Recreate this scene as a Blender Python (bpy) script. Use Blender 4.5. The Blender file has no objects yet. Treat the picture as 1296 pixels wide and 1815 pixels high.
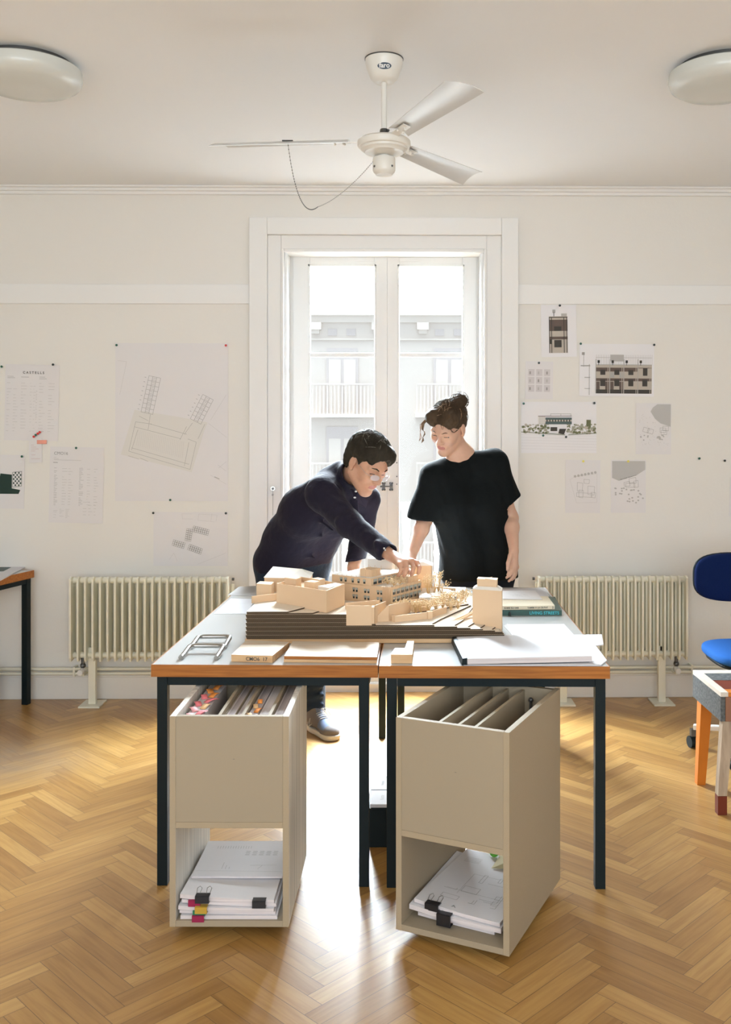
import bpy, bmesh, math, random
import numpy as np
from math import sin, cos, tan, atan, pi, radians, sqrt
from mathutils import Vector, Matrix

random.seed(7)
SC = bpy.context.scene
COL = SC.collection

# ---------------------------------------------------------------- camera
F_PX, CAM_H, PCX, PCY = 1700.0, 1.515, 720.7, 764.0
TH = atan(0.0122)
cam_d = bpy.data.cameras.new('camera')
cam = bpy.data.objects.new('camera', cam_d); COL.objects.link(cam)
cam.location = (0, 0, CAM_H); cam.rotation_euler = (pi/2, 0, -TH)
cam_d.sensor_fit = 'VERTICAL'; cam_d.sensor_height = 36.0; cam_d.sensor_width = 36.0*1296/1815
cam_d.lens = 36.0*F_PX/1815
cam_d.shift_x = -(PCX-648)/1815; cam_d.shift_y = -(907.5-PCY)/1815
cam_d.clip_start = 0.05; cam_d.clip_end = 300
SC.camera = cam

# ---------------------------------------------------------------- sky: bright haze, brightest high up in front of the window
w = bpy.data.worlds.new('sky'); SC.world = w; w.use_nodes = True
nt = w.node_tree; nt.nodes.clear()
wo = nt.nodes.new('ShaderNodeOutputWorld'); bg = nt.nodes.new('ShaderNodeBackground')
tc = nt.nodes.new('ShaderNodeTexCoord')
dp = nt.nodes.new('ShaderNodeVectorMath'); dp.operation = 'DOT_PRODUCT'
HAZE_AZ, HAZE_EL = radians(-2), radians(30)
dp.inputs[1].default_value = (sin(HAZE_AZ)*cos(HAZE_EL), cos(HAZE_AZ)*cos(HAZE_EL), sin(HAZE_EL))
mx = nt.nodes.new('ShaderNodeMath'); mx.operation = 'MAXIMUM'; mx.inputs[1].default_value = 0
pw = nt.nodes.new('ShaderNodeMath'); pw.operation = 'POWER'; pw.inputs[1].default_value = 2.1
ml = nt.nodes.new('ShaderNodeMath'); ml.operation = 'MULTIPLY_ADD'
ml.inputs[1].default_value = 215.0     # haze around the sun
ml.inputs[2].default_value = 1.35     # rest of the sky
nt.links.new(tc.outputs['Generated'], dp.inputs[0]); nt.links.new(dp.outputs['Value'], mx.inputs[0])
nt.links.new(mx.outputs[0], pw.inputs[0]); sp = nt.nodes.new('ShaderNodeSeparateXYZ'); nt.links.new(tc.outputs['Generated'], sp.inputs[0])
hz = nt.nodes.new('ShaderNodeMapRange'); hz.inputs[1].default_value = 0.0; hz.inputs[2].default_value = 0.16; hz.inputs[3].default_value = 0.055   # little of it comes up from the street
nt.links.new(sp.outputs['Z'], hz.inputs[0])
mh = nt.nodes.new('ShaderNodeMath'); mh.operation = 'MULTIPLY'; nt.links.new(pw.outputs[0], mh.inputs[0]); nt.links.new(hz.outputs[0], mh.inputs[1])
nt.links.new(mh.outputs[0], ml.inputs[0])
nt.links.new(ml.outputs[0], bg.inputs['Strength']); bg.inputs['Color'].default_value = (0.80, 0.90, 1.0, 1)
nt.links.new(bg.outputs[0], wo.inputs['Surface'])

def area(name, loc, rot, sx, sy, power, color=(1, 1, 1), portal=False):
    l = bpy.data.lights.new(name, 'AREA'); l.shape = 'RECTANGLE'; l.size = sx; l.size_y = sy
    l.energy = power; l.color = color
    o = bpy.data.objects.new(name, l); COL.objects.link(o); o.location = loc; o.rotation_euler = rot
    if portal: l.cycles.is_portal = True
    return o
# soft fill added behind the camera; the wall there has no windows
area('rear_fill_light', (0.0, -2.2, 1.75), (radians(90), 0, 0), 4.6, 2.0, 175, (0.80, 0.91, 1.0))
area('window_portal', (-0.06, 5.78, 1.27), (radians(-90), 0, 0), 1.2, 2.6, 1, portal=True)

SC.view_settings.view_transform = 'Standard'; SC.view_settings.look = 'None'
SC.view_settings.exposure = 0.05; SC.view_settings.gamma = 1.0
SC.view_settings.use_curve_mapping = False
SC.cycles.use_denoising = True
SC.cycles.max_bounces = 9; SC.cycles.diffuse_bounces = 6; SC.cycles.glossy_bounces = 4
SC.cycles.transparent_max_bounces = 12; SC.cycles.sample_clamp_indirect = 8
SC.cycles.caustics_reflective = False; SC.cycles.caustics_refractive = False

# ---------------------------------------------------------------- helpers
def at(px, py, Y=None, Z=None):
    """a point of the room from a photo pixel and its real distance Y (or height Z)"""
    u = (px-PCX)/F_PX; v = (PCY-py)/F_PX; s, c = sin(TH), cos(TH)
    d = (u*c+s, c-u*s, v)
    t = Y/d[1] if Y is not None else (Z-CAM_H)/d[2]
    return Vector((d[0]*t, d[1]*t, CAM_H+d[2]*t))

def lin(h):
    out = []
    for i in (0, 2, 4):
        c = int(h[i:i+2], 16)/255
        out.append(c/12.92 if c <= 0.04045 else ((c+0.055)/1.055)**2.4)
    return tuple(out)

MATS = {}
def mat(name, col, rough=0.6, metal=0.0, noise=None, bump=None, grain=None, trans=0, coat=0, sss=0, spec=0.5, sheen=0):
    """noise=(scale, amount) mottles, grain=(scale xyz, amount, second colour) streaks, bump=(scale, strength)"""
    if name in MATS: return MATS[name]
    m = bpy.data.materials.new(name); m.use_nodes = True; MATS[name] = m
    n = m.node_tree; b = n.nodes['Principled BSDF']
    c = lin(col) if isinstance(col, str) else col
    b.inputs['Base Color'].default_value = (*c, 1); b.inputs['Roughness'].default_value = rough
    b.inputs['Metallic'].default_value = metal; b.inputs['Specular IOR Level'].default_value = spec
    b.inputs['Coat Weight'].default_value = coat; b.inputs['Sheen Weight'].default_value = sheen
    if sss:
        b.inputs['Subsurface Weight'].default_value = sss; b.inputs['Subsurface Radius'].default_value = (0.012, 0.004, 0.002)
        b.inputs['Subsurface Scale'].default_value = 1.0
    t = n.nodes.new('ShaderNodeTexCoord')
    if noise or grain:
        nz = n.nodes.new('ShaderNodeTexNoise'); nz.inputs['Detail'].default_value = 4
        rp = n.nodes.new('ShaderNodeMixRGB')
        if grain:
            mp = n.nodes.new('ShaderNodeMapping'); mp.inputs['Scale'].default_value = grain[0]
            n.links.new(t.outputs['Object'], mp.inputs[0]); n.links.new(mp.outputs[0], nz.inputs[0])
            nz.inputs['Scale'].default_value = 1.0; nz.inputs['Detail'].default_value = 6
            c2 = lin(grain[2]) if isinstance(grain[2], str) else grain[2]
            cr = n.nodes.new('ShaderNodeMapRange'); cr.inputs[1].default_value = 0.35; cr.inputs[2].default_value = 0.65
            cr.inputs[4].default_value = grain[1]
            n.links.new(nz.outputs['Fac'], cr.inputs[0]); n.links.new(cr.outputs[0], rp.inputs[0])
        else:
            nz.inputs['Scale'].default_value = noise[0]; n.links.new(t.outputs['Object'], nz.inputs[0])
            c2 = tuple(x*(1-noise[1]) for x in c)
            n.links.new(nz.outputs['Fac'], rp.inputs[0])
        rp.inputs[1].default_value = (*c, 1); rp.inputs[2].default_value = (*c2, 1)
        n.links.new(rp.outputs[0], b.inputs['Base Color'])
    if bump:
        bz = n.nodes.new('ShaderNodeTexNoise'); bz.inputs['Scale'].default_value = bump[0]; bz.inputs['Detail'].default_value = 5
        bp = n.nodes.new('ShaderNodeBump'); bp.inputs['Strength'].default_value = bump[1]; bp.inputs['Distance'].default_value = 0.01
        n.links.new(t.outputs['Object'], bz.inputs[0]); n.links.new(bz.outputs['Fac'], bp.inputs['Height'])
        n.links.new(bp.outputs[0], b.inputs['Normal'])
    return m

class MB:
    """collects shapes and links them as one mesh object"""
    def __init__(s): s.v = []; s.f = []; s.m = []; s.sm = []
    def add(s, vs, fs, mi=0, smooth=False):
        o = len(s.v); s.v += [tuple(p) for p in vs]
        for f in fs: s.f.append([i+o for i in f]); s.m.append(mi); s.sm.append(smooth)
        return s
    def prism(s, pts, z0, z1, mi=0):
        n = len(pts); a = sum(pts[i][0]*pts[(i+1) % n][1]-pts[(i+1) % n][0]*pts[i][1] for i in range(n))
        if a < 0: pts = pts[::-1]
        vs = [(p[0], p[1], z0) for p in pts]+[(p[0], p[1], z1) for p in pts]
        fs = [list(range(n))[::-1], list(range(n, 2*n))]+[[i, (i+1) % n, n+(i+1) % n, n+i] for i in range(n)]
        return s.add(vs, fs, mi)
    def box(s, x0, x1, y0, y1, z0, z1, mi=0):
        return s.prism([(x0, y0), (x1, y0), (x1, y1), (x0, y1)], z0, z1, mi)
    def hull8(s, b4, t4, mi=0):
        """bottom four and top four corners, counter-clockwise from above"""
        return s.add(list(b4)+list(t4), [[3, 2, 1, 0], [4, 5, 6, 7]]+[[i, (i+1) % 4, 4+(i+1) % 4, 4+i] for i in range(4)], mi)
    def bar(s, a, b, w, h, mi=0, up=(0, 0, 1)):
        a, b = Vector(a), Vector(b); d = (b-a).normalized(); u = Vector(up)
        if abs(d.dot(u)) > 0.98: u = Vector((0, 1, 0))
        r = d.cross(u).normalized(); u = r.cross(d)
        c = [(-1, -1), (1, -1), (1, 1), (-1, 1)]
        vs = [a+r*x*w/2+u*y*h/2 for x, y in c]+[b+r*x*w/2+u*y*h/2 for x, y in c]
        return s.add(vs, [[0, 1, 2, 3], [7, 6, 5, 4]]+[[(i+1) % 4, i, 4+i, 4+(i+1) % 4] for i in range(4)], mi)
    def tube(s, pts, r, n=10, mi=0, cap=True):
        pts = [Vector(p) for p in pts]; rs = r if isinstance(r, (list, tuple)) else [r]*len(pts)
        vs = []; ref = Vector((0, 0, 1))
        d0 = (pts[1]-pts[0]).normalized()
        if abs(d0.dot(ref)) > 0.9: ref = Vector((0, 1, 0))
        nrm = d0.cross(ref).normalized()
        for i, p in enumerate(pts):
            d = (pts[min(i+1, len(pts)-1)]-pts[max(i-1, 0)]).normalized()
            nrm = (nrm-d*nrm.dot(d)).normalized(); bn = d.cross(nrm)
            for k in range(n):
                a = 2*pi*k/n; vs.append(p+(nrm*cos(a)+bn*sin(a))*rs[i])
        fs = [[i*n+k, i*n+(k+1) % n, (i+1)*n+(k+1) % n, (i+1)*n+k] for i in range(len(pts)-1) for k in range(n)]
        s.add(vs, fs, mi, True)
        if cap:
            o = len(s.v)-len(vs); m = len(pts)-1
            s.f.append([o+k for k in range(n)][::-1]); s.m.append(mi); s.sm.append(False)
            s.f.append([o+m*n+k for k in range(n)]); s.m.append(mi); s.sm.append(False)
        return s
    def lathe(s, prof, c=(0, 0, 0), n=32, mi=0, smooth=True):
        vs = [(c[0]+r*cos(2*pi*k/n), c[1]+r*sin(2*pi*k/n), c[2]+z) for r, z in prof for k in range(n)]
        fs = [[i*n+k, i*n+(k+1) % n, (i+1)*n+(k+1) % n, (i+1)*n+k] for i in range(len(prof)-1) for k in range(n)]
        s.add(vs, fs, mi, smooth)
        o = len(s.v)-len(vs); m = len(prof)-1
        if prof[0][0] > 1e-5: s.f.append([o+k for k in range(n)][::-1]); s.m.append(mi); s.sm.append(False)
        if prof[m][0] > 1e-5: s.f.append([o+m*n+k for k in range(n)]); s.m.append(mi); s.sm.append(False)
        return s
    def ball(s, c, r, mi=0, n=10, sc=(1, 1, 1)):
        pr = [(max(1e-4, sin(pi*i/n)), -cos(pi*i/n)) for i in range(n+1)]
        vs = [(c[0]+q*r*sc[0]*cos(2*pi*k/n), c[1]+q*r*sc[1]*sin(2*pi*k/n), c[2]+z*r*sc[2]) for q, z in pr for k in range(n)]
        fs = [[i*n+k, i*n+(k+1) % n, (i+1)*n+(k+1) % n, (i+1)*n+k] for i in range(n) for k in range(n)]
        return s.add(vs, fs, mi, True)
    def xf(s, M): s.v = [tuple(M @ Vector(p)) for p in s.v]; return s
    def build(s, name, mats, parent=None, bevel=0, loc=None, rot=None):
        me = bpy.data.meshes.new(name); me.from_pydata(s.v, [], s.f)
        if not isinstance(mats, (list, tuple)): mats = [mats]
        for m in mats: me.materials.append(m)
        me.polygons.foreach_set('material_index', s.m); me.polygons.foreach_set('use_smooth', s.sm)
        me.update()
        o = bpy.data.objects.new(name, me); COL.objects.link(o)
        if parent is not None:
            o.parent = parent
            pass

        if any(s.sm):
            e = o.modifiers.new('edges', 'EDGE_SPLIT'); e.split_angle = radians(42)
        if bevel:
            b = o.modifiers.new('bevel', 'BEVEL'); b.width = bevel; b.segments = 2; b.limit_method = 'ANGLE'; b.angle_limit = radians(40)
        if loc is not None: o.location = loc
        if rot is not None: o.rotation_euler = rot
        return o

def tag(o, label=None, cat=None, group=None, kind=None):
    if label: o['label'] = label
    if cat: o['category'] = cat
    if group: o['group'] = group
    if kind: o['kind'] = kind
    return o
def thing(name, loc, label, cat, group=None, rz=0.0):
    o = bpy.data.objects.new(name, None); COL.objects.link(o); o.location = loc; o.rotation_euler = (0, 0, rz)
    o.empty_display_size = 0.05
    return tag(o, label, cat, group)
def struct(mb, name, m, bevel=0, parent=None):
    o = mb.build(name, m, parent, bevel)
    if parent is None: o['kind'] = 'structure'
    return o
def copy_tree(o, parent=None):
    c = o.copy(); COL.objects.link(c)
    if parent is not None: c.parent = parent
    for ch in list(o.children): copy_tree(ch, c)
    return c

def text_mesh(txt, size, bold=0.0):
    """(verts, faces) of flat lettering in the xy plane, origin at left baseline"""
    cu = bpy.data.curves.new('t', 'FONT'); cu.body = txt; cu.size = size; cu.offset = bold; cu.resolution_u = 3
    ob = bpy.data.objects.new('t', cu); COL.objects.link(ob)
    bpy.context.view_layer.update()
    me = bpy.data.meshes.new_from_object(ob.evaluated_get(bpy.context.evaluated_depsgraph_get()))
    vs = [tuple(v.co) for v in me.vertices]; fs = [list(p.vertices) for p in me.polygons]
    bpy.data.objects.remove(ob); bpy.data.curves.remove(cu); bpy.data.meshes.remove(me)
    return vs, fs
# ---------------------------------------------------------------- materials
M_wall = mat('wall_paint', (0.79, 0.77, 0.73), 0.85, bump=(60, 0.06))
M_ceil = mat('ceiling_paint', (0.83, 0.845, 0.86), 0.9)
M_trim = mat('trim_paint', (0.82, 0.815, 0.80), 0.5)
M_win = mat('window_paint', (0.78, 0.78, 0.77), 0.4)
M_rad = mat('radiator_enamel', (0.78, 0.76, 0.64), 0.35)
M_fan = mat('fan_enamel', (0.76, 0.74, 0.69), 0.3)
M_blade = mat('fan_blade_metal', (0.68, 0.675, 0.66), 0.38, 0.35)
M_opal = mat('lamp_opal', (0.62, 0.635, 0.60), 0.25)
M_black = mat('black_steel', (0.007, 0.013, 0.015), 0.5, spec=0.18)
M_lam = mat('table_laminate', (0.50, 0.51, 0.505), 0.22)
M_edge = mat('oak_edging', (0.42, 0.155, 0.032), 0.5, grain=((6, 60, 160), 0.75, (0.24, 0.075, 0.014)), spec=0.25)
M_mdf = mat('grey_mdf', (0.40, 0.325, 0.225), 0.7, noise=(900, 0.28))
M_mdfe = mat('mdf_edge', (0.43, 0.34, 0.225), 0.75, noise=(500, 0.25))
M_ven = mat('streaked_veneer', (0.78, 0.74, 0.67), 0.6, grain=((55, 55, 1.6), 0.9, (0.52, 0.50, 0.45)))
M_paper = mat('paper', (0.63, 0.625, 0.65), 0.8)
M_paperw = mat('wall_paper_sheet', (0.755, 0.735, 0.74), 0.8); M_sheetb = mat('bright_sheet', (0.81, 0.80, 0.82), 0.8)
M_trace = mat('tracing_paper', (0.72, 0.70, 0.665), 0.7)
M_pedge = mat('paper_edge', (0.72, 0.66, 0.66), 0.9, grain=((2, 2, 700), 0.5, (0.45, 0.40, 0.42)))
M_ink = mat('pale_ink', (0.30, 0.29, 0.28), 0.9)
M_inkf = mat('faint_ink', (0.48, 0.465, 0.455), 0.9)
M_inkd = mat('dark_ink', (0.06, 0.06, 0.055), 0.8)
M_inkm = mat('grey_print', (0.42, 0.41, 0.40), 0.9)
M_card = mat('cream_cardstock', (0.70, 0.50, 0.32), 0.8)
M_cardw = mat('white_cardstock', (0.82, 0.78, 0.72), 0.8)
M_ply = mat('pine_wood', (0.66, 0.44, 0.24), 0.6, grain=((4, 45, 45), 0.7, (0.48, 0.25, 0.10)))
M_plyt = mat('pale_pine_top', (0.70, 0.60, 0.48), 0.5, grain=((3, 40, 40), 0.5, (0.62, 0.42, 0.23)))
M_skin = mat('skin', (0.60, 0.335, 0.225), 0.5, sss=0.15, noise=(90, 0.12))
M_skinw = mat('skin_light', (0.64, 0.39, 0.28), 0.5, sss=0.15, noise=(90, 0.10))
M_lip = mat('lips', (0.42, 0.16, 0.13), 0.45)
M_hair = mat('dark_brown_hair', (0.040, 0.032, 0.022), 0.7, noise=(60, 0.5), spec=0.15)
M_hairg = mat('greying_hair', (0.20, 0.18, 0.15), 0.6)
M_hairb = mat('brown_hair', (0.075, 0.048, 0.028), 0.7, noise=(60, 0.4), spec=0.15)
M_eye = mat('eye', (0.05, 0.035, 0.03), 0.3)
M_shirt = mat('navy_wool_shirt', (0.016, 0.013, 0.024), 0.9, sheen=0.04, bump=(35, 0.4), spec=0.15)
M_shirt2 = mat('navy_placket', (0.032, 0.026, 0.042), 0.9, spec=0.15)
M_tee = mat('black_knit', (0.006, 0.0075, 0.008), 0.95, sheen=0.01, bump=(28, 0.3), spec=0.1)
M_jean = mat('dark_denim', (0.016, 0.026, 0.045), 0.9, sheen=0.05, bump=(40, 0.5), spec=0.15)
M_trou = mat('navy_trousers', (0.008, 0.011, 0.02), 0.9, sheen=0.02, spec=0.15)
M_chrome = mat('chrome', (0.42, 0.41, 0.39), 0.28, 1.0)
M_dmetal = mat('dark_metal', (0.12, 0.12, 0.12), 0.4, 0.8)
M_white = mat('white_plastic', (0.78, 0.77, 0.75), 0.4)
M_blue = mat('blue_fabric', (0.02, 0.115, 0.40), 0.9, bump=(250, 0.2), spec=0.15)
M_blue_sh = mat('shaded_back_fabric', (0.004, 0.013, 0.065), 0.9, bump=(250, 0.2), spec=0.1)  # backrest blue darkened, its backlit shade put into the colour
M_pink = mat('pink_flag', (0.85, 0.22, 0.25), 0.7)
M_orange = mat('orange_flag', (0.85, 0.30, 0.06), 0.7)
M_green = mat('green_flag', (0.15, 0.50, 0.06), 0.7)
M_shoe = mat('grey_suede', (0.13, 0.115, 0.115), 0.9)
M_shoeb = mat('blue_mesh', (0.11, 0.14, 0.22), 0.9)
M_sole = mat('rubber_sole', (0.50, 0.47, 0.42), 0.7)
M_fac = mat('facade_plaster', (0.67, 0.60, 0.545), 0.9)
M_facd = mat('facade_window_grey', (0.58, 0.515, 0.49), 0.7)
M_facw = mat('facade_white', (0.71, 0.64, 0.58), 0.8)

def glass_material():
    m = bpy.data.materials.new('window_glass'); m.use_nodes = True; n = m.node_tree; n.nodes.clear()
    o = n.nodes.new('ShaderNodeOutputMaterial'); t = n.nodes.new('ShaderNodeBsdfTransparent'); g = n.nodes.new('ShaderNodeBsdfGlossy')
    g.inputs['Roughness'].default_value = 0.02; mx = n.nodes.new('ShaderNodeMixShader'); mx.inputs[0].default_value = 0.003
    t.inputs[0].default_value = (0.97, 0.98, 0.97, 1)
    n.links.new(t.outputs[0], mx.inputs[1]); n.links.new(g.outputs[0], mx.inputs[2]); n.links.new(mx.outputs[0], o.inputs[0])
    return m
M_glass = glass_material()

def cardboard_material():
    """corrugated edge: dark flutes between pale liners, by height"""
    m = bpy.data.materials.new('corrugated_edge'); m.use_nodes = True; n = m.node_tree; b = n.nodes['Principled BSDF']
    t = n.nodes.new('ShaderNodeTexCoord'); s = n.nodes.new('ShaderNodeSeparateXYZ'); n.links.new(t.outputs['Object'], s.inputs[0])
    def math_(op, a, bb):
        q = n.nodes.new('ShaderNodeMath'); q.operation = op
        for i, x in enumerate((a, bb)):
            if isinstance(x, (int, float)): q.inputs[i].default_value = x
            else: n.links.new(x, q.inputs[i])
        return q.outputs[0]
    zf = math_('FRACT', math_('DIVIDE', s.outputs['Z'], 0.005), 0)
    wav = math_('MULTIPLY', math_('SINE', math_('MULTIPLY', math_('ADD', s.outputs['X'], s.outputs['Y']), 820.0), 0), 0.30)
    dist = math_('ABSOLUTE', math_('SUBTRACT', zf, math_('ADD', wav, 0.5)), 0)
    flute = math_('LESS_THAN', dist, 0.09)
    edge = math_('GREATER_THAN', math_('ABSOLUTE', math_('SUBTRACT', zf, 0.5), 0), 0.40)
    k = math_('MAXIMUM', flute, edge)
    mix = n.nodes.new('ShaderNodeMixRGB'); mix.inputs[1].default_value = (0.018, 0.012, 0.007, 1); mix.inputs[2].default_value = (0.20, 0.13, 0.07, 1)
    n.links.new(k, mix.inputs[0]); n.links.new(mix.outputs[0], b.inputs['Base Color']); b.inputs['Roughness'].default_value = 0.9
    return m
M_corr = cardboard_material()
M_cardtop = mat('lit_cardboard_liner', (0.80, 0.70, 0.58), 0.85)  # layer tops near white, the light falling on them put into the colour

def floor_material():
    m = bpy.data.materials.new('oak_parquet'); m.use_nodes = True; n = m.node_tree; b = n.nodes['Principled BSDF']
    L = n.links.new
    uv = n.nodes.new('ShaderNodeUVMap'); uv.uv_map = 'UVMap'
    rn = n.nodes.new('ShaderNodeAttribute'); rn.attribute_name = 'plank'
    # grain runs along u (metres), shifted per plank
    vm = n.nodes.new('ShaderNodeVectorMath'); vm.operation = 'MULTIPLY_ADD'
    vm.inputs[1].default_value = (5, 75, 1); L(uv.outputs[0], vm.inputs[0])
    sc = n.nodes.new('ShaderNodeVectorMath'); sc.operation = 'SCALE'; sc.inputs[3].default_value = 90; L(rn.outputs['Vector'], sc.inputs[0])
    L(sc.outputs[0], vm.inputs[2])
    nz = n.nodes.new('ShaderNodeTexNoise'); nz.inputs['Scale'].default_value = 1; nz.inputs['Detail'].default_value = 6; nz.inputs['Distortion'].default_value = 0.6
    L(vm.outputs[0], nz.inputs[0])
    # broad cathedral figure
    vm2 = n.nodes.new('ShaderNodeVectorMath'); vm2.operation = 'MULTIPLY_ADD'; vm2.inputs[1].default_value = (4, 26, 1)
    L(uv.outputs[0], vm2.inputs[0]); L(sc.outputs[0], vm2.inputs[2])
    nz2 = n.nodes.new('ShaderNodeTexNoise'); nz2.inputs['Scale'].default_value = 1; nz2.inputs['Detail'].default_value = 2; L(vm2.outputs[0], nz2.inputs[0])
    base = n.nodes.new('ShaderNodeValToRGB'); e = base.color_ramp
    e.elements[0].position = 0.0; e.elements[0].color = (0.27, 0.125, 0.030, 1)
    e.elements[1].position = 1.0; e.elements[1].color = (0.57, 0.345, 0.115, 1)
    q = e.elements.new(0.5); q.color = (0.43, 0.235, 0.064, 1)
    sx = n.nodes.new('ShaderNodeSeparateXYZ'); L(rn.outputs['Vector'], sx.inputs[0])
    a1 = n.nodes.new('ShaderNodeMath'); a1.operation = 'MULTIPLY_ADD'; a1.inputs[1].default_value = 0.42; L(nz2.outputs['Fac'], a1.inputs[0])
    a2 = n.nodes.new('ShaderNodeMath'); a2.operation = 'MULTIPLY'; a2.inputs[1].default_value = 0.62; L(sx.outputs[0], a2.inputs[0]); L(a2.outputs[0], a1.inputs[2])
    L(a1.outputs[0], base.inputs[0])
    g = n.nodes.new('ShaderNodeMixRGB'); g.blend_type = 'MULTIPLY'
    gr = n.nodes.new('ShaderNodeMapRange'); gr.inputs[1].default_value = 0.40; gr.inputs[2].default_value = 0.68; gr.inputs[3].default_value = 0; gr.inputs[4].default_value = 0.45
    L(nz.outputs['Fac'], gr.inputs[0]); L(gr.outputs[0], g.inputs[0]); L(base.outputs[0], g.inputs[1]); g.inputs[2].default_value = (0.62, 0.50, 0.38, 1)
    # joints: second uv holds the distance to the plank edge
    ud = n.nodes.new('ShaderNodeUVMap'); ud.uv_map = 'Edge'
    se = n.nodes.new('ShaderNodeSeparateXYZ'); L(ud.outputs[0], se.inputs[0])
    def edge(o, half, wd):
        s1 = n.nodes.new('ShaderNodeMath'); s1.operation = 'SUBTRACT'; L(o, s1.inputs[0]); s1.inputs[1].default_value = half
        s2 = n.nodes.new('ShaderNodeMath'); s2.operation = 'ABSOLUTE'; L(s1.outputs[0], s2.inputs[0])
        s3 = n.nodes.new('ShaderNodeMath'); s3.operation = 'GREATER_THAN'; L(s2.outputs[0], s3.inputs[0]); s3.inputs[1].default_value = half-wd
        return s3.outputs[0]
    mxx = n.nodes.new('ShaderNodeMath'); mxx.operation = 'MAXIMUM'
    L(edge(se.outputs[0], PL/2, 0.0010), mxx.inputs[0]); L(edge(se.outputs[1], PW/2, 0.0009), mxx.inputs[1])
    j = n.nodes.new('ShaderNodeMixRGB'); j.inputs[2].default_value = (0.13, 0.065, 0.025, 1)
    jm = n.nodes.new('ShaderNodeMath'); jm.operation = 'MULTIPLY'; jm.inputs[1].default_value = 0.9; L(mxx.outputs[0], jm.inputs[0])
    L(jm.outputs[0], j.inputs[0]); L(g.outputs[0], j.inputs[1])
    # worn grey spot in the varnish on the left
    tc = n.nodes.new('ShaderNodeTexCoord'); mp = n.nodes.new('ShaderNodeVectorMath'); mp.operation = 'DISTANCE'
    mul = n.nodes.new('ShaderNodeVectorMath'); mul.operation = 'MULTIPLY'; mul.inputs[1].default_value = (1, 1.5, 1); L(tc.outputs['Object'], mul.inputs[0])
    mp.inputs[1].default_value = (-1.95, 4.42*1.5, 0); L(mul.outputs[0], mp.inputs[0])
    wn = n.nodes.new('ShaderNodeTexNoise'); wn.inputs['Scale'].default_value = 14; wn.inputs['Detail'].default_value = 8; L(tc.outputs['Object'], wn.inputs[0])
    wr = n.nodes.new('ShaderNodeMapRange'); wr.inputs[1].default_value = 0.65; wr.inputs[2].default_value = 0.25; wr.inputs[3].default_value = 0; wr.inputs[4].default_value = 1; L(mp.outputs['Value'], wr.inputs[0])
    wm = n.nodes.new('ShaderNodeMath'); wm.operation = 'MULTIPLY'; L(wr.outputs[0], wm.inputs[0]); L(wn.outputs['Fac'], wm.inputs[1])
    wj = n.nodes.new('ShaderNodeMixRGB'); wj.inputs[2].default_value = (0.25, 0.20, 0.16, 1); L(wm.outputs[0], wj.inputs[0]); L(j.outputs[0], wj.inputs[1])
    L(wj.outputs[0], b.inputs['Base Color'])
    rr = n.nodes.new('ShaderNodeMapRange'); rr.inputs[3].default_value = 0.30; rr.inputs[4].default_value = 0.50; L(nz.outputs['Fac'], rr.inputs[0])
    L(rr.outputs[0], b.inputs['Roughness']); b.inputs['Specular IOR Level'].default_value = 0.5
    b.inputs['Coat Weight'].default_value = 0.5; b.inputs['Coat Roughness'].default_value = 0.30
    bp = n.nodes.new('ShaderNodeBump'); bp.inputs['Strength'].default_value = 0.12; bp.inputs['Distance'].default_value = 0.002
    bs = n.nodes.new('ShaderNodeMath'); bs.operation = 'SUBTRACT'; L(nz.outputs['Fac'], bs.inputs[0]); L(mxx.outputs[0], bs.inputs[1])
    L(bs.outputs[0], bp.inputs['Height']); L(bp.outputs[0], b.inputs['Normal'])
    return m

# ---------------------------------------------------------------- the room
WY = 5.46                       # inner face of the window wall
XL, XR, YB, ZC = -3.3, 3.1, -2.6, 2.90
PL, PW = 0.367, 0.0605
def herringbone():
    vs, fs, uv, ed, rnd = [], [], [], [], []
    R = radians(45); cr, sr = cos(R), sin(R); X0, Y0 = -0.711, 2.62
    def put(a, b, la, lb):
        c = [(a, b), (a+la, b), (a+la, b+lb), (a, b+lb)]
        pts = [(X0+p*cr-q*sr, Y0+p*sr+q*cr) for p, q in c]
        if max(p[0] for p in pts) < XL or min(p[0] for p in pts) > XR: return
        if max(p[1] for p in pts) < -0.6 or min(p[1] for p in pts) > WY+0.2: return
        pts = [(min(max(p[0], XL), XR), min(max(p[1], -2.6), WY+0.2)) for p in pts]
        o = len(vs); vs.extend((p[0], p[1], 0) for p in pts); fs.append([o, o+1, o+2, o+3])
        if la > lb: e = [(0, 0), (PL, 0), (PL, PW), (0, PW)]
        else: e = [(0, 0), (0, PW), (PL, PW), (PL, 0)]
        r = (random.random(), random.random(), random.random())
        uv.extend(e); ed.extend(e); rnd.extend([r]*4)
    for j in range(-16, 17):
        for i in range(-90, 91):
            x, y = i*PW+j*PL, i*PW-j*PL
            put(x, y, PL, PW); put(x, y+PW, PW, PL)
    o = len(vs); vs.extend([(XL, YB, -0.001), (XR, YB, -0.001), (XR, WY+0.2, -0.001), (XL, WY+0.2, -0.001)]); fs.append([o, o+1, o+2, o+3])
    e = [(0.1, 0.03)]*4; uv.extend(e); ed.extend(e); rnd.extend([(0.5, 0.5, 0.5)]*4)
    me = bpy.data.meshes.new('floor'); me.from_pydata(vs, [], fs)
    me.uv_layers.new(name='UVMap'); me.uv_layers.new(name='Edge'); me.attributes.new('plank', 'FLOAT_VECTOR', 'CORNER')
    me.uv_layers['UVMap'].data.foreach_set('uv', [c for p in uv for c in p]); me.uv_layers['Edge'].data.foreach_set('uv', [c for p in ed for c in p])
    me.attributes['plank'].data.foreach_set('vector', [c for p in rnd for c in p])
    me.materials.append(floor_material())
    ob = bpy.data.objects.new('floor', me); COL.objects.link(ob); ob['kind'] = 'structure'
herringbone()

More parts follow.
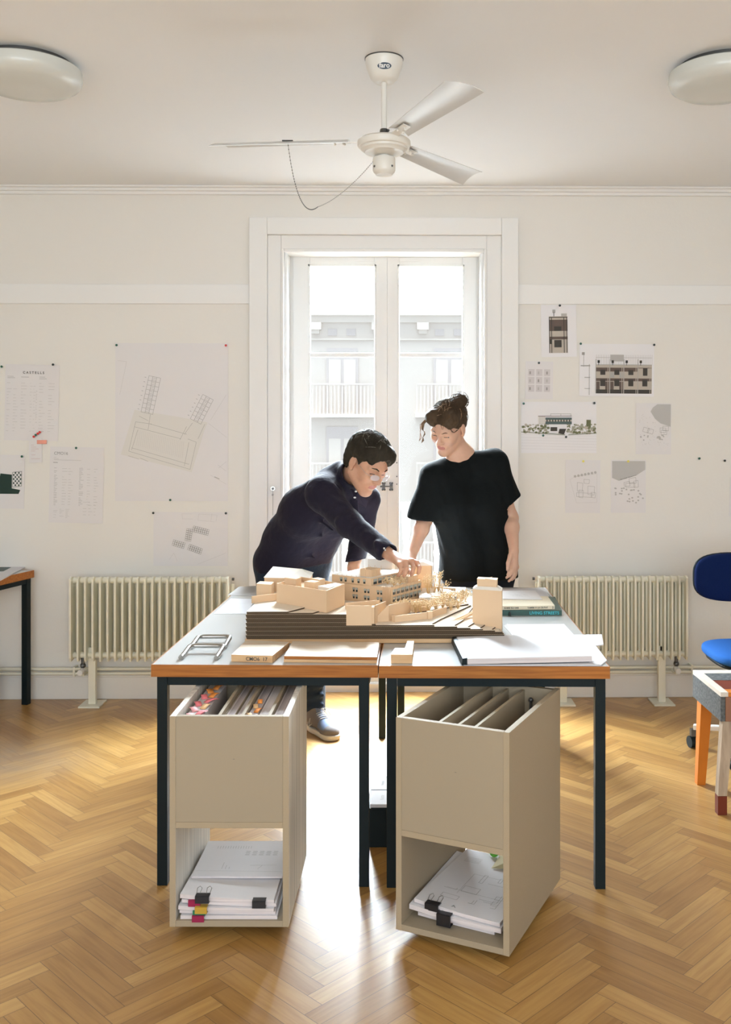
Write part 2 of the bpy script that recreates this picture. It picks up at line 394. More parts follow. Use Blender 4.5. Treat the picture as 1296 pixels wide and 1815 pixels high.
OX0, OX1, OZ = -0.629, 0.506, 2.53     # window opening
struct(MB().box(XL, OX0, WY, WY+0.30, 0, ZC).box(OX1, XR, WY, WY+0.30, 0, ZC).box(OX0, OX1, WY, WY+0.30, OZ, ZC), 'wall_back', M_wall)
struct(MB().box(XL-0.2, XL, YB, WY+0.3, 0, ZC), 'wall_left', M_wall)
struct(MB().box(XR, XR+0.2, YB, WY+0.3, 0, ZC), 'wall_right', M_wall)
struct(MB().box(XL, XR, YB-0.2, YB, 0, ZC), 'wall_front', M_wall)
struct(MB().box(XL-0.2, XR+0.2, YB-0.2, WY+0.3, ZC, ZC+0.2), 'ceiling', M_ceil)
# cornice, picture rail, casing, baseboards
struct(MB().box(XL, XR, WY-0.055, WY, ZC-0.012, ZC).box(XL, XR, WY-0.035, WY, ZC-0.028, ZC-0.010).box(XL, XR, WY-0.018, WY, ZC-0.045, ZC-0.026), 'trim_1', M_trim, 0.004)
struct(MB().box(XL, -0.824, WY-0.016, WY, 2.236, 2.347), 'trim_2', M_trim, 0.003)
struct(MB().box(0.702, XR, WY-0.016, WY, 2.236, 2.347), 'trim_3', M_trim, 0.003)
cs = MB()
for a, b, c, d in ((-0.824, -0.722, 0, 2.724), (0.606, 0.702, 0, 2.724)): cs.box(a, b, WY-0.034, WY, c, d)
cs.box(-0.722, 0.606, WY-0.034, WY, 2.626, 2.724)
cs.box(-0.722, -0.645, WY-0.016, WY, 0, 2.626).box(0.522, 0.606, WY-0.016, WY, 0, 2.626).box(-0.645, 0.522, WY-0.016, WY, 2.548, 2.626)
cs.box(-0.645, OX0, WY-0.026, WY, 0, 2.548).box(OX1, 0.522, WY-0.026, WY, 0, 2.548).box(OX0, OX1, WY-0.026, WY, 2.53, 2.548)
struct(cs, 'trim_4', M_trim, 0.004)
for nm, a, b in (('baseboard_left', XL, -0.824), ('baseboard_right', 0.702, XR)):
    struct(MB().box(a, b, WY-0.022, WY, 0, 0.125).box(a, b, WY-0.030, WY, 0.125, 0.143).box(a, b, WY-0.018, WY, 0.143, 0.155), nm, M_wall, 0.003)

# ---------------------------------------------------------------- french window
win = bpy.data.objects.new('window_1', None); COL.objects.link(win); win['kind'] = 'structure'; win.location = (-0.0615, WY, 0)
def wpart(mb, name, m, parent=win, bevel=0.002):
    mb.v = [(x+0.0615, y-WY, z) for x, y, z in mb.v]
    return mb.build(name, m, parent, bevel)
FY = 5.60                     # room face of the leaves
wpart(MB().box(OX0, -0.592, FY+0.005, FY+0.11, 0.0, 2.56).box(0.478, OX1, FY+0.005, FY+0.11, 0.0, 2.56).box(OX0, OX1, FY+0.005, FY+0.11, 2.535, 2.60)
      .box(OX0, -0.612, WY, FY+0.01, 0, OZ).box(0.490, OX1, WY, FY+0.01, 0, OZ), 'frame', M_win)
for nm, a, b, g0, g1 in (('left', -0.592, -0.044, -0.494, -0.119), ('right', -0.0438, 0.478, 0.027, 0.396)):
    s = MB()
    s.box(a, g0, FY, FY+0.045, 0.05, 2.535).box(g1, b, FY, FY+0.045, 0.05, 2.535)
    s.box(g0, g1, FY, FY+0.045, 2.475, 2.535).box(g0, g1, FY, FY+0.045, 0.05, 0.42)
    s.box(g0, g1, FY+0.005, FY+0.04, 1.948, 1.972)
    for e0, e1 in ((g0-0.012, g0), (g1, g1+0.012)): s.box(e0, e1, FY-0.006, FY, 0.43, 2.487)
    s.box(g0-0.012, g1+0.012, FY-0.006, FY, 2.475, 2.487)
    leaf = wpart(s, 'window_leaf', M_win)
    p = wpart(MB().box(g0, g1, FY+0.020, FY+0.024, 0.42, 2.475), 'glass_pane', M_glass, win, 0)
    p.parent = leaf; p['label'] = 'clear glass pane'
wpart(MB().box(OX0, OX1, FY-0.03, FY+0.14, -0.01, 0.045), 'sill', M_win)
lk = MB()
for dx in (-0.022, 0.022):
    lk.box(-0.043+dx-0.009, -0.043+dx+0.009, FY-0.006, FY, 1.172, 1.212)
    for dz in (0.019, -0.019): lk.ball((-0.043+dx-0.006, FY-0.004, 1.192+dz), 0.006).ball((-0.043+dx+0.006, FY-0.004, 1.192+dz), 0.006)
lk.tube([(-0.078, FY-0.012, 1.192), (-0.012, FY-0.012, 1.192)], 0.0035).ball((-0.08, FY-0.012, 1.192), 0.006)
wpart(lk, 'latch', M_dmetal, win, 0)
hg = MB()
for z in (1.33, 1.25, 1.205): hg.ball((0.012, FY-0.002, z), 0.004)
wpart(hg, 'screw', M_dmetal, win, 0)
wpart(MB().box(-0.235, -0.125, FY-0.003, FY, 2.505, 2.528).box(0.03, 0.14, FY-0.003, FY, 2.505, 2.528), 'corner_plate', M_win, win, 0)

# balcony outside
bal = thing('balcony', (-0.06, 5.95, -0.02), 'narrow pale balcony outside the window with turned grey balusters', 'balcony')
MB().box(-1.3, 1.3, -0.19, 0.45, -0.12, 0).build('balcony_floor', M_fac, bal)
MB().box(-1.3, 1.3, 0.0, 0.06, 1.055, 1.09).box(-1.3, 1.3, 0.01, 0.05, 0.09, 0.12).build('hand_rail', M_facw, bal, 0.004)
for i in range(14):
    x = -1.2+i*0.19
    MB().lathe([(0.018, 0.10), (0.018, 0.3), (0.012, 0.32), (0.022, 0.4), (0.012, 0.55), (0.014, 0.75), (0.02, 0.78), (0.012, 0.8), (0.024, 0.92), (0.03, 1.06)], (x, 0.03, 0), 12).build('baluster', M_facw, bal)
for x in (-1.28, 1.28): MB().box(x-0.02, x+0.02, 0.01, 0.05, 0, 1.06).build('end_post', M_facw, bal)

# building across the street
FYb = 36.0; SB = F_PX/FYb
bd = thing('apartment_building', (0, FYb, -12), 'pale stone apartment building across the street seen through the window', 'building')
def zy(y): return CAM_H+(764-y)/SB+12
def fx(x): return (x-700)/SB
MB().box(-16, 16, 0, 8, 0, zy(560)).box(-16, 16, 1.5, 8, zy(560), zy(497)).build('wall', M_fac, bd)
MB().box(-16, 16, -0.22, 0, zy(560), zy(548)).box(-16, 16, -0.10, 0, zy(572), zy(560)).box(-16, 16, 1.2, 1.5, zy(500), zy(495)).box(-16, 16, -0.06, 0, zy(603), zy(600)).build('cornice', M_facw, bd)
for k in range(-2, 4):
    xc = fx(607)+k*4.02
    for dx in (-1.15, 0.72+0.45): MB().box(xc+dx-0.22+0.15, xc+dx+0.22+0.15, -0.2, 0, zy(585), zy(572)).box(xc+dx+0.0, xc+dx+0.3, -0.12, 0, zy(592), zy(585)).build('bracket', M_facw, bd)
    for dx in (-0.37, 0.33): MB().box(xc+dx-0.17, xc+dx+0.17, -0.03, 0, zy(595), zy(583)).build('attic_window', M_facd, bd)
    for fl in range(4):
        z = -fl*2.95
        fr = MB().box(xc-0.6, xc+0.6, -0.04, 0, zy(740)+z, zy(617)+z).build('window', M_facd, bd)
        MB().box(xc-0.5, xc-0.06, -0.06, -0.02, zy(738)+z, zy(638)+z).box(xc+0.06, xc+0.5, -0.06, -0.02, zy(738)+z, zy(638)+z).build('pane', M_facw, fr)
        b_ = MB().box(xc-1.3, xc+1.3, -0.34, 0, zy(740)+z, zy(734)+z).box(xc-1.25, xc+1.25, -0.34, -0.28, zy(683)+z, zy(680)+z)
        for q in range(19): b_.box(xc-1.25+q*0.1375, xc-1.25+q*0.1375+0.05, -0.33, -0.29, zy(734)+z, zy(682)+z)
        b_.build('balcony', M_facw, bd)
# ---------------------------------------------------------------- ceiling lamps and fan
def ceiling_lamp(x, y, label):
    t = thing('ceiling_lamp', (x, y, ZC), label, 'lamp', 'round opal ceiling lamps')
    MB().lathe([(0.165, -0.022), (0.165, 0)], n=48).build('base', M_black if False else M_dmetal, t)
    MB().lathe([(1e-4, -0.105), (0.10, -0.103), (0.165, -0.094), (0.192, -0.078), (0.202, -0.055), (0.200, -0.026), (0.19, -0.020), (1e-4, -0.020)], n=64).build('diffuser', M_opal, t)
ceiling_lamp(-1.385, 3.62, 'round opal ceiling lamp on the left, left of the fan')
ceiling_lamp(1.245, 3.62, 'round opal ceiling lamp on the right, right of the fan')

fx_, fy_ = -0.04, 3.57
fan = thing('ceiling_fan', (fx_, fy_, ZC), 'white three-bladed ceiling fan hanging from a rod in front of the window', 'ceiling fan')
can = MB().lathe([(0.070, 0.0), (0.070, -0.018), (0.069, -0.02), (0.066, -0.035), (0.050, -0.075), (0.036, -0.088), (0.020, -0.09)], n=40).build('canopy', M_fan, fan)
MB().lathe([(0.072, 0.0), (0.072, -0.004)], n=40).build('rim', M_dmetal, can)
# emblem on the cone of the canopy
bmk = bpy.data.materials.new('emblem_blue'); M_emb = mat('emblem_blue_enamel', (0.01, 0.03, 0.06), 0.3)
tv, tf = text_mesh('faro', 0.024, 0.0006)
em = MB(); el = [(0.026*cos(2*pi*k/28), 0.012*sin(2*pi*k/28)) for k in range(28)]
em.prism(el, 0, 0.0015, 0)
wtx = max(v[0] for v in tv)
em.add([(v[0]-wtx/2, v[1]-0.006, 0.0021) for v in tv], tf, 1)
rg = [(0.0265*cos(2*pi*k/28), 0.0125*sin(2*pi*k/28), 0.0016) for k in range(29)]
em.tube(rg, 0.0008, 6, 1, False)
tilt = math.atan2(0.016, 0.04)
em.xf(Matrix.Translation((0.002, -0.0595, -0.048)) @ Matrix.Rotation(pi/2+tilt, 4, 'X'))
em.build('emblem', [M_emb, M_white], can)['label'] = 'dark blue oval emblem'
MB().lathe([(0.011, -0.085), (0.011, -0.275)], n=20).build('rod', M_fan, fan)
MB().lathe([(0.014, -0.262), (0.016, -0.268), (0.016, -0.285), (0.030, -0.288), (0.030, -0.297), (0.012, -0.298)], n=24).ball((0.016, -0.012, -0.27), 0.005).ball((-0.03, -0.01, -0.288), 0.007).build('hanger_bracket', M_dmetal, fan)
mot = MB().lathe([(0.035, -0.297), (0.088, -0.300), (0.099, -0.308), (0.0995, -0.322), (0.095, -0.330), (0.088, -0.332), (0.086, -0.339), (0.076, -0.343), (0.072, -0.350), (0.050, -0.352), (0.038, -0.360), (0.030, -0.360)], n=56).build('motor', M_fan, fan)
sh = MB().lathe([(0.020, -0.358), (0.020, -0.366), (0.040, -0.369), (0.042, -0.374), (0.042, -0.416), (0.039, -0.423), (0.036, -0.425), (0.030, -0.433), (1e-4, -0.435)], n=40).build('switch_housing', M_fan, fan)
MB().ball((0.03, -0.03, -0.406), 0.004).ball((-0.035, -0.024, -0.406), 0.004).build('screw', M_dmetal, sh)
def blade(ang, pitch):
    """cambered sheet from r=.13 to .63"""
    m = MB(); vs = []; n, q = 12, 8
    for side in (0, 1):
        for i in range(n+1):
            r = 0.13+0.50*i/n
            wd = 0.040+0.022*i/n
            for j in range(q+1):
                t = -1+2*j/q
                x = r+(0.02*t if i == n else 0)
                z = 0.012*(1-t*t)-0.0 - side*0.0016
                y = wd*t
                cp, sp = cos(pitch), sin(pitch)
                vs.append((x, y*cp-z*sp, y*sp+z*cp))
    o = (n+1)*(q+1); fs = []
    for i in range(n):
        for j in range(q):
            a = i*(q+1)+j; fs.append([a, a+q+1, a+q+2, a+1]); fs.append([o+a, o+a+1, o+a+q+2, o+a+q+1])
    for i in range(n):
        for j in (0, q):
            a = i*(q+1)+j; b = a+q+1; fs.append([a, b, o+b, o+a] if j == q else [b, a, o+a, o+b])
    for j in range(q):
        for i in (0, n):
            a = i*(q+1)+j; b = a+1; fs.append([a, b, o+b, o+a] if i == 0 else [b, a, o+a, o+b])
    m.add(vs, fs, 0, True)
    M = Matrix.Translation((0, 0, -0.309)) @ Matrix.Rotation(ang, 4, 'Z')
    ob = m.xf(M).build('blade', M_blade, fan)
    a = MB().bar((0.09, 0, 0), (0.20, 0, 0.004), 0.03, 0.004).ball((0.15, 0.012, -0.004), 0.005).ball((0.185, 0, -0.004), 0.005).ball((0.15, -0.012, -0.004), 0.005)
    a.xf(Matrix.Translation((0, 0, -0.309)) @ Matrix.Rotation(ang, 4, 'Z') @ Matrix.Rotation(pitch, 4, 'X')).build('blade_arm', M_fan, ob)
FANP = radians(-13)
for a_ in (174, 294, 54): blade(radians(a_), FANP)
# pull chain looped over the left blade
ch = MB(); P0 = at(510, 251, 3.60); P1 = at(563, 367, 3.58); P2 = at(661, 287, 3.56)
pts = []
for i in range(41):
    t = i/40
    p = (P0-P1*0)*((1-t)**2)+(at(528, 395, 3.59)*2*(1-t)*t)+P1*(t*t)
    pts.append(p)
ptsb = []
for i in range(41):
    t = i/40
    ptsb.append(P1*((1-t)**2)+at(606, 352, 3.57)*2*(1-t)*t+P2*(t*t))
for p in pts: ch.ball(p-Vector((fx_, fy_, ZC)), 0.0021, 0, 6)
for p in ptsb[1:]: ch.ball(p-Vector((fx_, fy_, ZC)), 0.0021, 1, 6)
ch.tube([p-Vector((fx_, fy_, ZC)) for p in pts], 0.0008, 5, 0).tube([p-Vector((fx_, fy_, ZC)) for p in ptsb], 0.0008, 5, 1)
ch.bar(P0-Vector((fx_+0.02, fy_, ZC-0.002)), P0-Vector((fx_-0.02, fy_, ZC-0.002)), 0.02, 0.003)
ch.build('pull_chain', [M_dmetal, M_inkm], fan)['label'] = 'beaded pull chain looped over the left blade'

# ---------------------------------------------------------------- radiators and pipes
def radiator(x0, n, label, posts, valve_x):
    y0, y1, z0, z1 = 5.27, 5.385, 0.250, 0.715; pit = 0.0408
    t = thing('radiator', (x0, y0, 0), label, 'radiator', 'cream steel radiators')
    proto = None
    for i in range(n):
        if proto is None:
            s = MB()
            prof = [(0.0, z0+0.02), (0.008, z0), (y1-y0-0.03, z0+0.012), (y1-y0-0.03, z1-0.012), (0.02, z1), (0.0, z1-0.01)]
            for xx, wd in ((0, 0.010),):
                n_ = len(prof); vs = [(-wd/2, y, z) for y, z in prof]+[(wd/2, y, z) for y, z in prof]
                s.add(vs, [list(range(n_))[::-1], list(range(n_, 2*n_))]+[[k, (k+1) % n_, n_+(k+1) % n_, n_+k] for k in range(n_)])
            s.box(-0.014, -0.004, 0.045, 0.075, z0+0.04, z1-0.04)
            s.tube([(0.019, 0.078, z0+0.05), (0.019, 0.078, z1-0.05)], 0.010, 8)
            proto = s.build('radiator_section', M_rad, t, 0.002); proto.location = (0, 0, 0); o = proto
        else:
            o = proto.copy(); COL.objects.link(o); o.parent = t; o.location = (i*pit, 0, 0)
    L_ = (n-1)*pit
    for z in (z0+0.028, z1-0.025):
        MB().tube([(0, 0.05, z), (L_, 0.05, z)], 0.017, 14).build('header_pipe', M_rad, t)
    for px_ in posts:
        pf = MB().box(px_-0.02, px_+0.02, 0.045, 0.075, 0.008, z0+0.07).build('foot_post', M_rad, t, 0.002)
        MB().box(px_-0.058, px_+0.058, -0.01, 0.13, 0.0, 0.009).build('foot_plate', M_rad, pf, 0.001)
    v = MB().tube([(valve_x, 0.05, z0+0.025), (valve_x, 0.05, z0-0.03)], 0.010, 10).ball((valve_x, 0.05, z0-0.03), 0.016).build('valve', M_dmetal, t)
    MB().tube([(valve_x-0.002, 0.05, z0-0.055), (valve_x-0.002, 0.0, z0-0.06)], 0.015, 16).build('valve_knob', M_white, v)
    MB().tube([(valve_x, 0.05, z0-0.03), (valve_x, 0.05, 0.165), (valve_x, 0.13, 0.165)], 0.008, 8).build('feed_pipe', M_rad, v)
    e = L_+0.02 if x0 < 0 else -0.02
    MB().tube([(e, 0.05, z1-0.02), (e+(0.012 if x0 < 0 else -0.012), 0.05, z1-0.02)], 0.008, 8).build('bleed_plug', M_dmetal, t)
radiator(-1.778, 22, 'cream column radiator on the wall left of the window', (0.105, 0.75), 0.055)
radiator(0.797, 21, 'cream column radiator on the wall right of the window', (0.14, 0.69), 0.77)
for nm, a, b, lab in (('left', XL+0.01, -0.83, 'left of the window'), ('right', 0.71, XR-0.01, 'right of the window')):
    t = thing('heating_pipe', (0, 5.41, 0), 'pair of thin cream heating pipes along the wall '+lab, 'pipe', 'wall heating pipes')
    MB().tube([(a, 0, 0.178), (b, 0, 0.178)], 0.009, 10).build('upper_pipe', M_rad, t)
    MB().tube([(a, 0, 0.152), (b, 0, 0.152)], 0.009, 10).build('lower_pipe', M_rad, t)
    xx = -1.80 if nm == 'left' else 1.68
    MB().box(xx-0.006, xx+0.006, -0.012, 0.045, 0.138, 0.192).build('pipe_clip', M_rad, t)

# ---------------------------------------------------------------- little fitting on the casing
kt = thing('blind_cord_cleat', at(484, 866, WY-0.036), 'small round cord cleat with a hanging string left of the window', 'cleat')
MB().tube([(0, 0.002, 0), (0, -0.006, 0)], 0.014, 18).build('plate', M_chrome, kt)
MB().tube([(0, -0.006, 0), (0, -0.014, 0)], 0.006, 12).build('knob', M_dmetal, kt)
MB().tube([(0, -0.010, -0.01), (0.001, -0.01, -0.04), (0, -0.008, -0.15)], [0.002, 0.0018, 0.0015], 6).ball((0, -0.01, -0.035), 0.006).build('cord', M_inkm, kt)

# ---------------------------------------------------------------- sheets on the wall
class Sheet:
    """a sheet of paper with its drawing, in metres from its lower left corner; local x right, z up, face towards -y"""
    def __init__(s, w, h, pm): s.w, s.h = w, h; s.mb = MB(); s.mats = [pm, M_inkf, M_ink, M_inkd, M_inkm]; s.lift = 0.0006; s.pm = pm
    def mi(s, m):
        if m not in s.mats: s.mats.append(m)
        return s.mats.index(m)
    def quad(s, pts, m, lay=1):
        y = -0.0006*lay-0.0004
        s.mb.add([(p[0], s.bend(p[0], p[1])+y, p[1]) for p in pts], [list(range(len(pts)))], s.mi(m))
    def bend(s, x, z): return 0.0
    def rect(s, x0, z0, x1, z1, m, lay=1): s.quad([(x0, z0), (x1, z0), (x1, z1), (x0, z1)], m, lay)
    def line(s, x0, z0, x1, z1, wd, m, lay=1):
        dx, dz = x1-x0, z1-z0; L = math.hypot(dx, dz) or 1; nx, nz = -dz/L*wd/2, dx/L*wd/2
        a = [(x0-nx, z0-nz), (x1-nx, z1-nz), (x1+nx, z1+nz), (x0+nx, z0+nz)]
        s.quad(a, m, lay)
    def poly(s, pts, wd, m, closed=True, lay=1):
        n = len(pts)
        for i in range(n if closed else n-1): s.line(*pts[i], *pts[(i+1) % n], wd, m, lay)
    def text(s, x, z, txt, size, m, bold=0, lay=2):
        v, f = text_mesh(txt, size, bold); y = -0.0006*lay-0.0004
        s.mb.add([(x+p[0], y, z+p[1]) for p in v], f, s.mi(m))
    def scribble(s, x0, z0, x1, z1, rows, m, wd=0.0014, fill=0.8, seg=3):
        for i in range(rows):
            z = z1-(z1-z0)*(i+0.5)/rows
            for k in range(seg):
                a = x0+(x1-x0)*k/seg; l = (x1-x0)/seg*fill*random.uniform(0.3, 1.0)
                if random.random() < 0.85: s.line(a, z, a+l, z+random.uniform(-0.0006, 0.0006), wd, m)
    def build(s, name, corner, rot=0, label='', cat='paper', group=None):
        n = 8; m = MB(); vs = []; curl = 0.010*min(1, s.w)
        b = MB()
        b.box(0, s.w, -0.0003, 0.0005, 0, s.h, 0)
        s.mb.v, s.mb.f, s.mb.m, s.mb.sm = b.v+s.mb.v, b.f+[[i+len(b.v) for i in f] for f in s.mb.f], b.m+s.mb.m, b.sm+s.mb.sm
        s.mb.xf(Matrix.Rotation(rot, 4, 'Y'))
        o = s.mb.build(name, s.mats); o.location = corner
        return tag(o, label, cat, group)
WS = F_PX/5.455
PY = WY-0.003
def corner(px, py, yy=PY): return at(px, py, yy)
def sz(px): return px*PY/F_PX
pin_n = 0
M_ping = mat('green_pin', (0.01, 0.09, 0.06), 0.35); M_pink_ = mat('black_pin', (0.012, 0.02, 0.02), 0.35)
M_pinr = mat('red_pin', (0.6, 0.03, 0.02), 0.35); M_piny = mat('yellow_pin', (0.75, 0.66, 0.12), 0.4); M_pinw = mat('white_pin', (0.75, 0.74, 0.72), 0.4)
def pin(px, py, m, label):
    p = at(px, py, PY-0.004)
    o = MB().tube([(0, 0.005, 0), (0, -0.002, 0)], 0.0030, 10).tube([(0, -0.002, 0), (0, -0.006, 0), (0, -0.011, 0)], [0.0035, 0.0055, 0.0068], 12).build('push_pin', m)
    o.location = p; tag(o, label, 'push pin', 'push pins in the wall')

def sheet(px0, py0, px1, py1, pm=M_paperw):
    """from the photo box (left, top, right, bottom) of the sheet"""
    return Sheet(sz(px1-px0), sz(py1-py0), pm), corner(px0, py1)

# 1 the Castells table
s, c = sheet(7, 646, 102, 780); k = sz(1)
s.text(31*k, s.h-16*k, 'C A S T E L L S', 0.019, M_inkd, 0.0004)
s.scribble(4*k, s.h-25*k, 26*k, s.h-20*k, 2, M_ink, 0.0016, seg=1, fill=1); s.scribble(28*k, s.h-24*k, 55*k, s.h-20*k, 1, M_ink, 0.002, seg=1, fill=1.0)
s.scribble(60*k, s.h-26*k, 88*k, s.h-20*k, 2, M_ink, 0.0016, seg=1, fill=1)
for x0, x1, sg in ((3, 26, 2), (28, 42, 1), (44, 56, 2), (60, 74, 1), (76, 92, 1)): s.scribble(x0*k, 14*k, x1*k, s.h-30*k, 17, M_inkf, 0.0013, seg=sg)
s.scribble(54.5*k, 25*k, 57*k, s.h-45*k, 22, M_ink, 0.0012, seg=1, fill=1)
s.build('wall_sheet', c, radians(1.2), 'white CASTELLS schedule sheet at the far left of the wall', 'paper', 'sheets pinned to the left wall')
# 2 pink scribbled note
s, c = sheet(52, 776, 75, 820)
M_pk = mat('pink_ink', (0.60, 0.42, 0.42), 0.9)
s.scribble(4*k, 5*k, 20*k, 36*k, 9, M_pk, 0.0018, seg=1, fill=1)
c.y -= 0.002
s.build('note_strip', c, radians(-1), 'narrow note with pink scribbles hanging below the CASTELLS sheet', 'paper')
o = MB().box(0, sz(17), -0.001, 0.001, 0, sz(7)).build('sticky_note', mat('coral_note', (0.78, 0.33, 0.25), 0.7)); o.location = corner(66, 787); o.location.y -= 0.004
tag(o, 'coral sticky note stuck over the top of the pink scribbled note', 'sticky note')
for i, (x, y, m, cn) in enumerate(((61, 774, M_pinr, 'red pin, lowest of the diagonal row of pins left of the schedule edge'), (64.5, 771, M_ping, 'green pin, second in the diagonal row of pins'), (68, 768.5, M_pinr, 'red pin, third in the diagonal row of pins'), (71.5, 766, M_pinr, 'red pin, topmost of the diagonal row of pins'))):
    pin(x, y, m, cn)
# 3 sheet cut by the left edge
s, c = sheet(-40, 806, 42, 901)
M_dg = mat('dark_green_print', (0.015, 0.04, 0.03), 0.8)
s.quad([(32*k, 26*k), (72*k, 26*k), (75*k, 33*k), (60*k, 36*k), (60*k, 60*k), (40*k, 62*k)], M_dg)
for i in range(5):
    for j in range(7): 
        if (i+j) % 2: s.rect((62+i*3)*k, (40+j*3.6)*k, (64.4+i*3)*k, (43+j*3.6)*k, M_dg)
s.poly([(61*k, 38*k), (77*k, 40*k), (77*k, 66*k), (61*k, 64*k)], 0.002, M_dg)
s.build('wall_sheet', c, radians(0.6), 'sheet with a dark green print cut by the left photo edge', 'paper', 'sheets pinned to the left wall')
# 4 CMO16 schedule
s, c = sheet(86, 792, 181, 926)
s.h += 0
s.text(7*k, s.h-14*k, 'CMO16', 0.024, M_ink); s.scribble(7*k, s.h-23*k, 22*k, s.h-17*k, 2, M_inkf, 0.0014, seg=1)
s.line(7*k, s.h-23*k, 55*k, s.h-23.5*k, 0.001, M_ink)
s.line(6*k, s.h-28*k, 14*k, s.h-28*k, 0.003, M_ink)
for x0, x1, m_ in ((8, 15, M_ink), (22, 32, M_inkf), (33, 42, M_inkf), (52, 60, M_ink), (66, 72, M_inkf), (78, 86, M_inkf)):
    s.scribble(x0*k, 30*k, x1*k, s.h-36*k, 26 if x0 in (8, 52) else 14, m_, 0.0014, seg=1, fill=1)
s.scribble(8*k, 8*k, 40*k, 25*k, 7, M_inkf, 0.0013); s.scribble(60*k, 12*k, 88*k, 40*k, 5, M_inkf, 0.0014)
s.build('wall_sheet', c, radians(1.3), 'CMO16 typed list sheet below the CASTELLS sheet', 'paper', 'sheets pinned to the left wall')
# 5 the big plan
s, c = sheet(204, 609, 403, 888)
H = s.h
s.quad([(10*k, H-197*k), (135*k, H-228*k), (158*k, H-152*k), (163*k, H-140*k), (110*k, H-130*k), (34*k, H-118*k)], M_trace, 0.6)
def L2(a, b, c_, d, wd=0.0014, m=M_ink): s.line((a-204)*k, H-(b-609)*k, (c_-204)*k, H-(d-609)*k, wd, m)
# two wings made of cells
def wing(ax, ay, bx, by, cw, n, m):
    dx, dy = (bx-ax)/n, (by-ay)/n; L = math.hypot(dx, dy); px_, py_ = -dy/L, dx/L
    for j in range(4):
        L2(ax+px_*cw*j, ay+py_*cw*j, bx+px_*cw*j, by+py_*cw*j, 0.0016, m)
    for i in range(n+1):
        L2(ax+dx*i, ay+dy*i, ax+dx*i+px_*cw*3, ay+dy*i+py_*cw*3, 0.0015, m)
        if i < n:
            for q in (0.3, 0.7): L2(ax+dx*(i+q)+px_*cw*1, ay+dy*(i+q)+py_*cw, ax+dx*(i+q)+px_*cw*2, ay+dy*(i+q)+py_*cw*2, 0.0012, m)
            L2(ax+dx*(i+0.5)+px_*cw*3.6, ay+dy*(i+.5)+py_*cw*3.6, ax+dx*(i+0.5)+px_*cw*4.0, ay+dy*(i+.5)+py_*cw*4.0, 0.002, m)
wing(284, 671, 270, 735, 7, 8, M_ink); wing(377, 709, 355, 752, 7, 6, M_ink)
for a, b, c_, d in ((240, 748, 228, 800), (228, 800, 336, 832), (336, 832, 347, 784), (347, 784, 332, 778), (238, 757, 320, 778), (240, 748, 268, 752), (266, 752, 330, 770), (330, 756, 318, 780), (340, 750, 326, 770), (350, 778, 362, 752), (244, 762, 233, 798), (233, 794, 334, 823), (334, 784, 326, 826), (227, 808, 246, 814), (248, 812, 262, 818), (266, 735, 262, 762), (246, 738, 262, 746)): L2(a, b, c_, d)
for i in range(26): L2(245+i*3.2, 762+i*0.85, 242+i*3.2, 790+i*0.9, 0.0007, M_inkf)
for a, b, c_, d in ((208, 640, 224, 642), (224, 642, 212, 700), (372, 842, 400, 858), (385, 824, 400, 835), (386, 830, 400, 818), (368, 750, 400, 775), (400, 700, 372, 745)): L2(a, b, c_, d, 0.0009, M_inkf)
L2(379, 845, 388, 849, 0.003, M_ink)
s.build('site_plan', c, radians(0.1), 'largest sheet on the left wall, a big faint U-shaped building plan', 'paper', 'sheets pinned to the left wall')
# 6 plan of four small blocks
s, c = sheet(272, 908, 403, 1003); H = s.h
def blk(cx, cy, ang, n, wd=7):
    ca, sa = cos(ang), sin(ang)
    for i in range(n):
        for q in (-1, 0, 1):
            u, v = (i-n/2)*3.6, q*wd/2
            x, y = cx+u*ca-v*sa, cy+u*sa+v*ca
            pts = [((x+a*ca-b*sa-272)*k, H-(y+a*sa+b*ca-908)*k) for a, b in ((-1.6, -1.7), (1.6, -1.7), (1.6, 1.7), (-1.6, 1.7))]
            s.poly(pts, 0.0010, mat('olive_ink', (0.15, 0.14, 0.10), 0.9))
blk(357, 941, radians(14), 8); blk(334, 950, radians(98), 6); blk(318, 965, radians(16), 6); blk(347, 974, radians(20), 7)
for a in ((322, 911, 340, 911), (322, 911, 323, 920), (323, 920, 341, 920), (352, 911, 384, 913), (384, 913, 382, 925), (352, 911, 350, 922), (350, 922, 380, 925), (375, 910, 373, 924), (300, 992, 308, 980), (308, 980, 314, 994), (350, 1000, 400, 980)):
    s.line((a[0]-272)*k, H-(a[1]-908)*k, (a[2]-272)*k, H-(a[3]-908)*k, 0.0008, M_inkf)
s.build('site_plan', c, radians(0.2), 'sheet with four small housing blocks above the left radiator', 'paper', 'sheets pinned to the left wall')
for a in ((4, 650, M_ping, 'green pin in the upper left corner of the CASTELLS sheet'), (95, 646.5, M_pink_, 'black pin in the upper right corner of the CASTELLS sheet'),
          (207.5, 612, M_ping, 'green pin in the upper left corner of the large plan'), (401, 612.5, M_pinr, 'red pin in the upper right corner of the large plan'),
          (302.5, 886, M_ping, 'green pin at the bottom of the large plan'), (272.5, 909, M_pink_, 'black pin in the upper left corner of the four-block plan'),
          (401, 909.5, M_pink_, 'black pin in the upper right corner of the four-block plan'), (136, 794, M_ping, 'green pin at the top of the CMO16 sheet'),
          (40, 809, M_ping, 'green pin on the sheet cut by the left edge')): pin(*a)

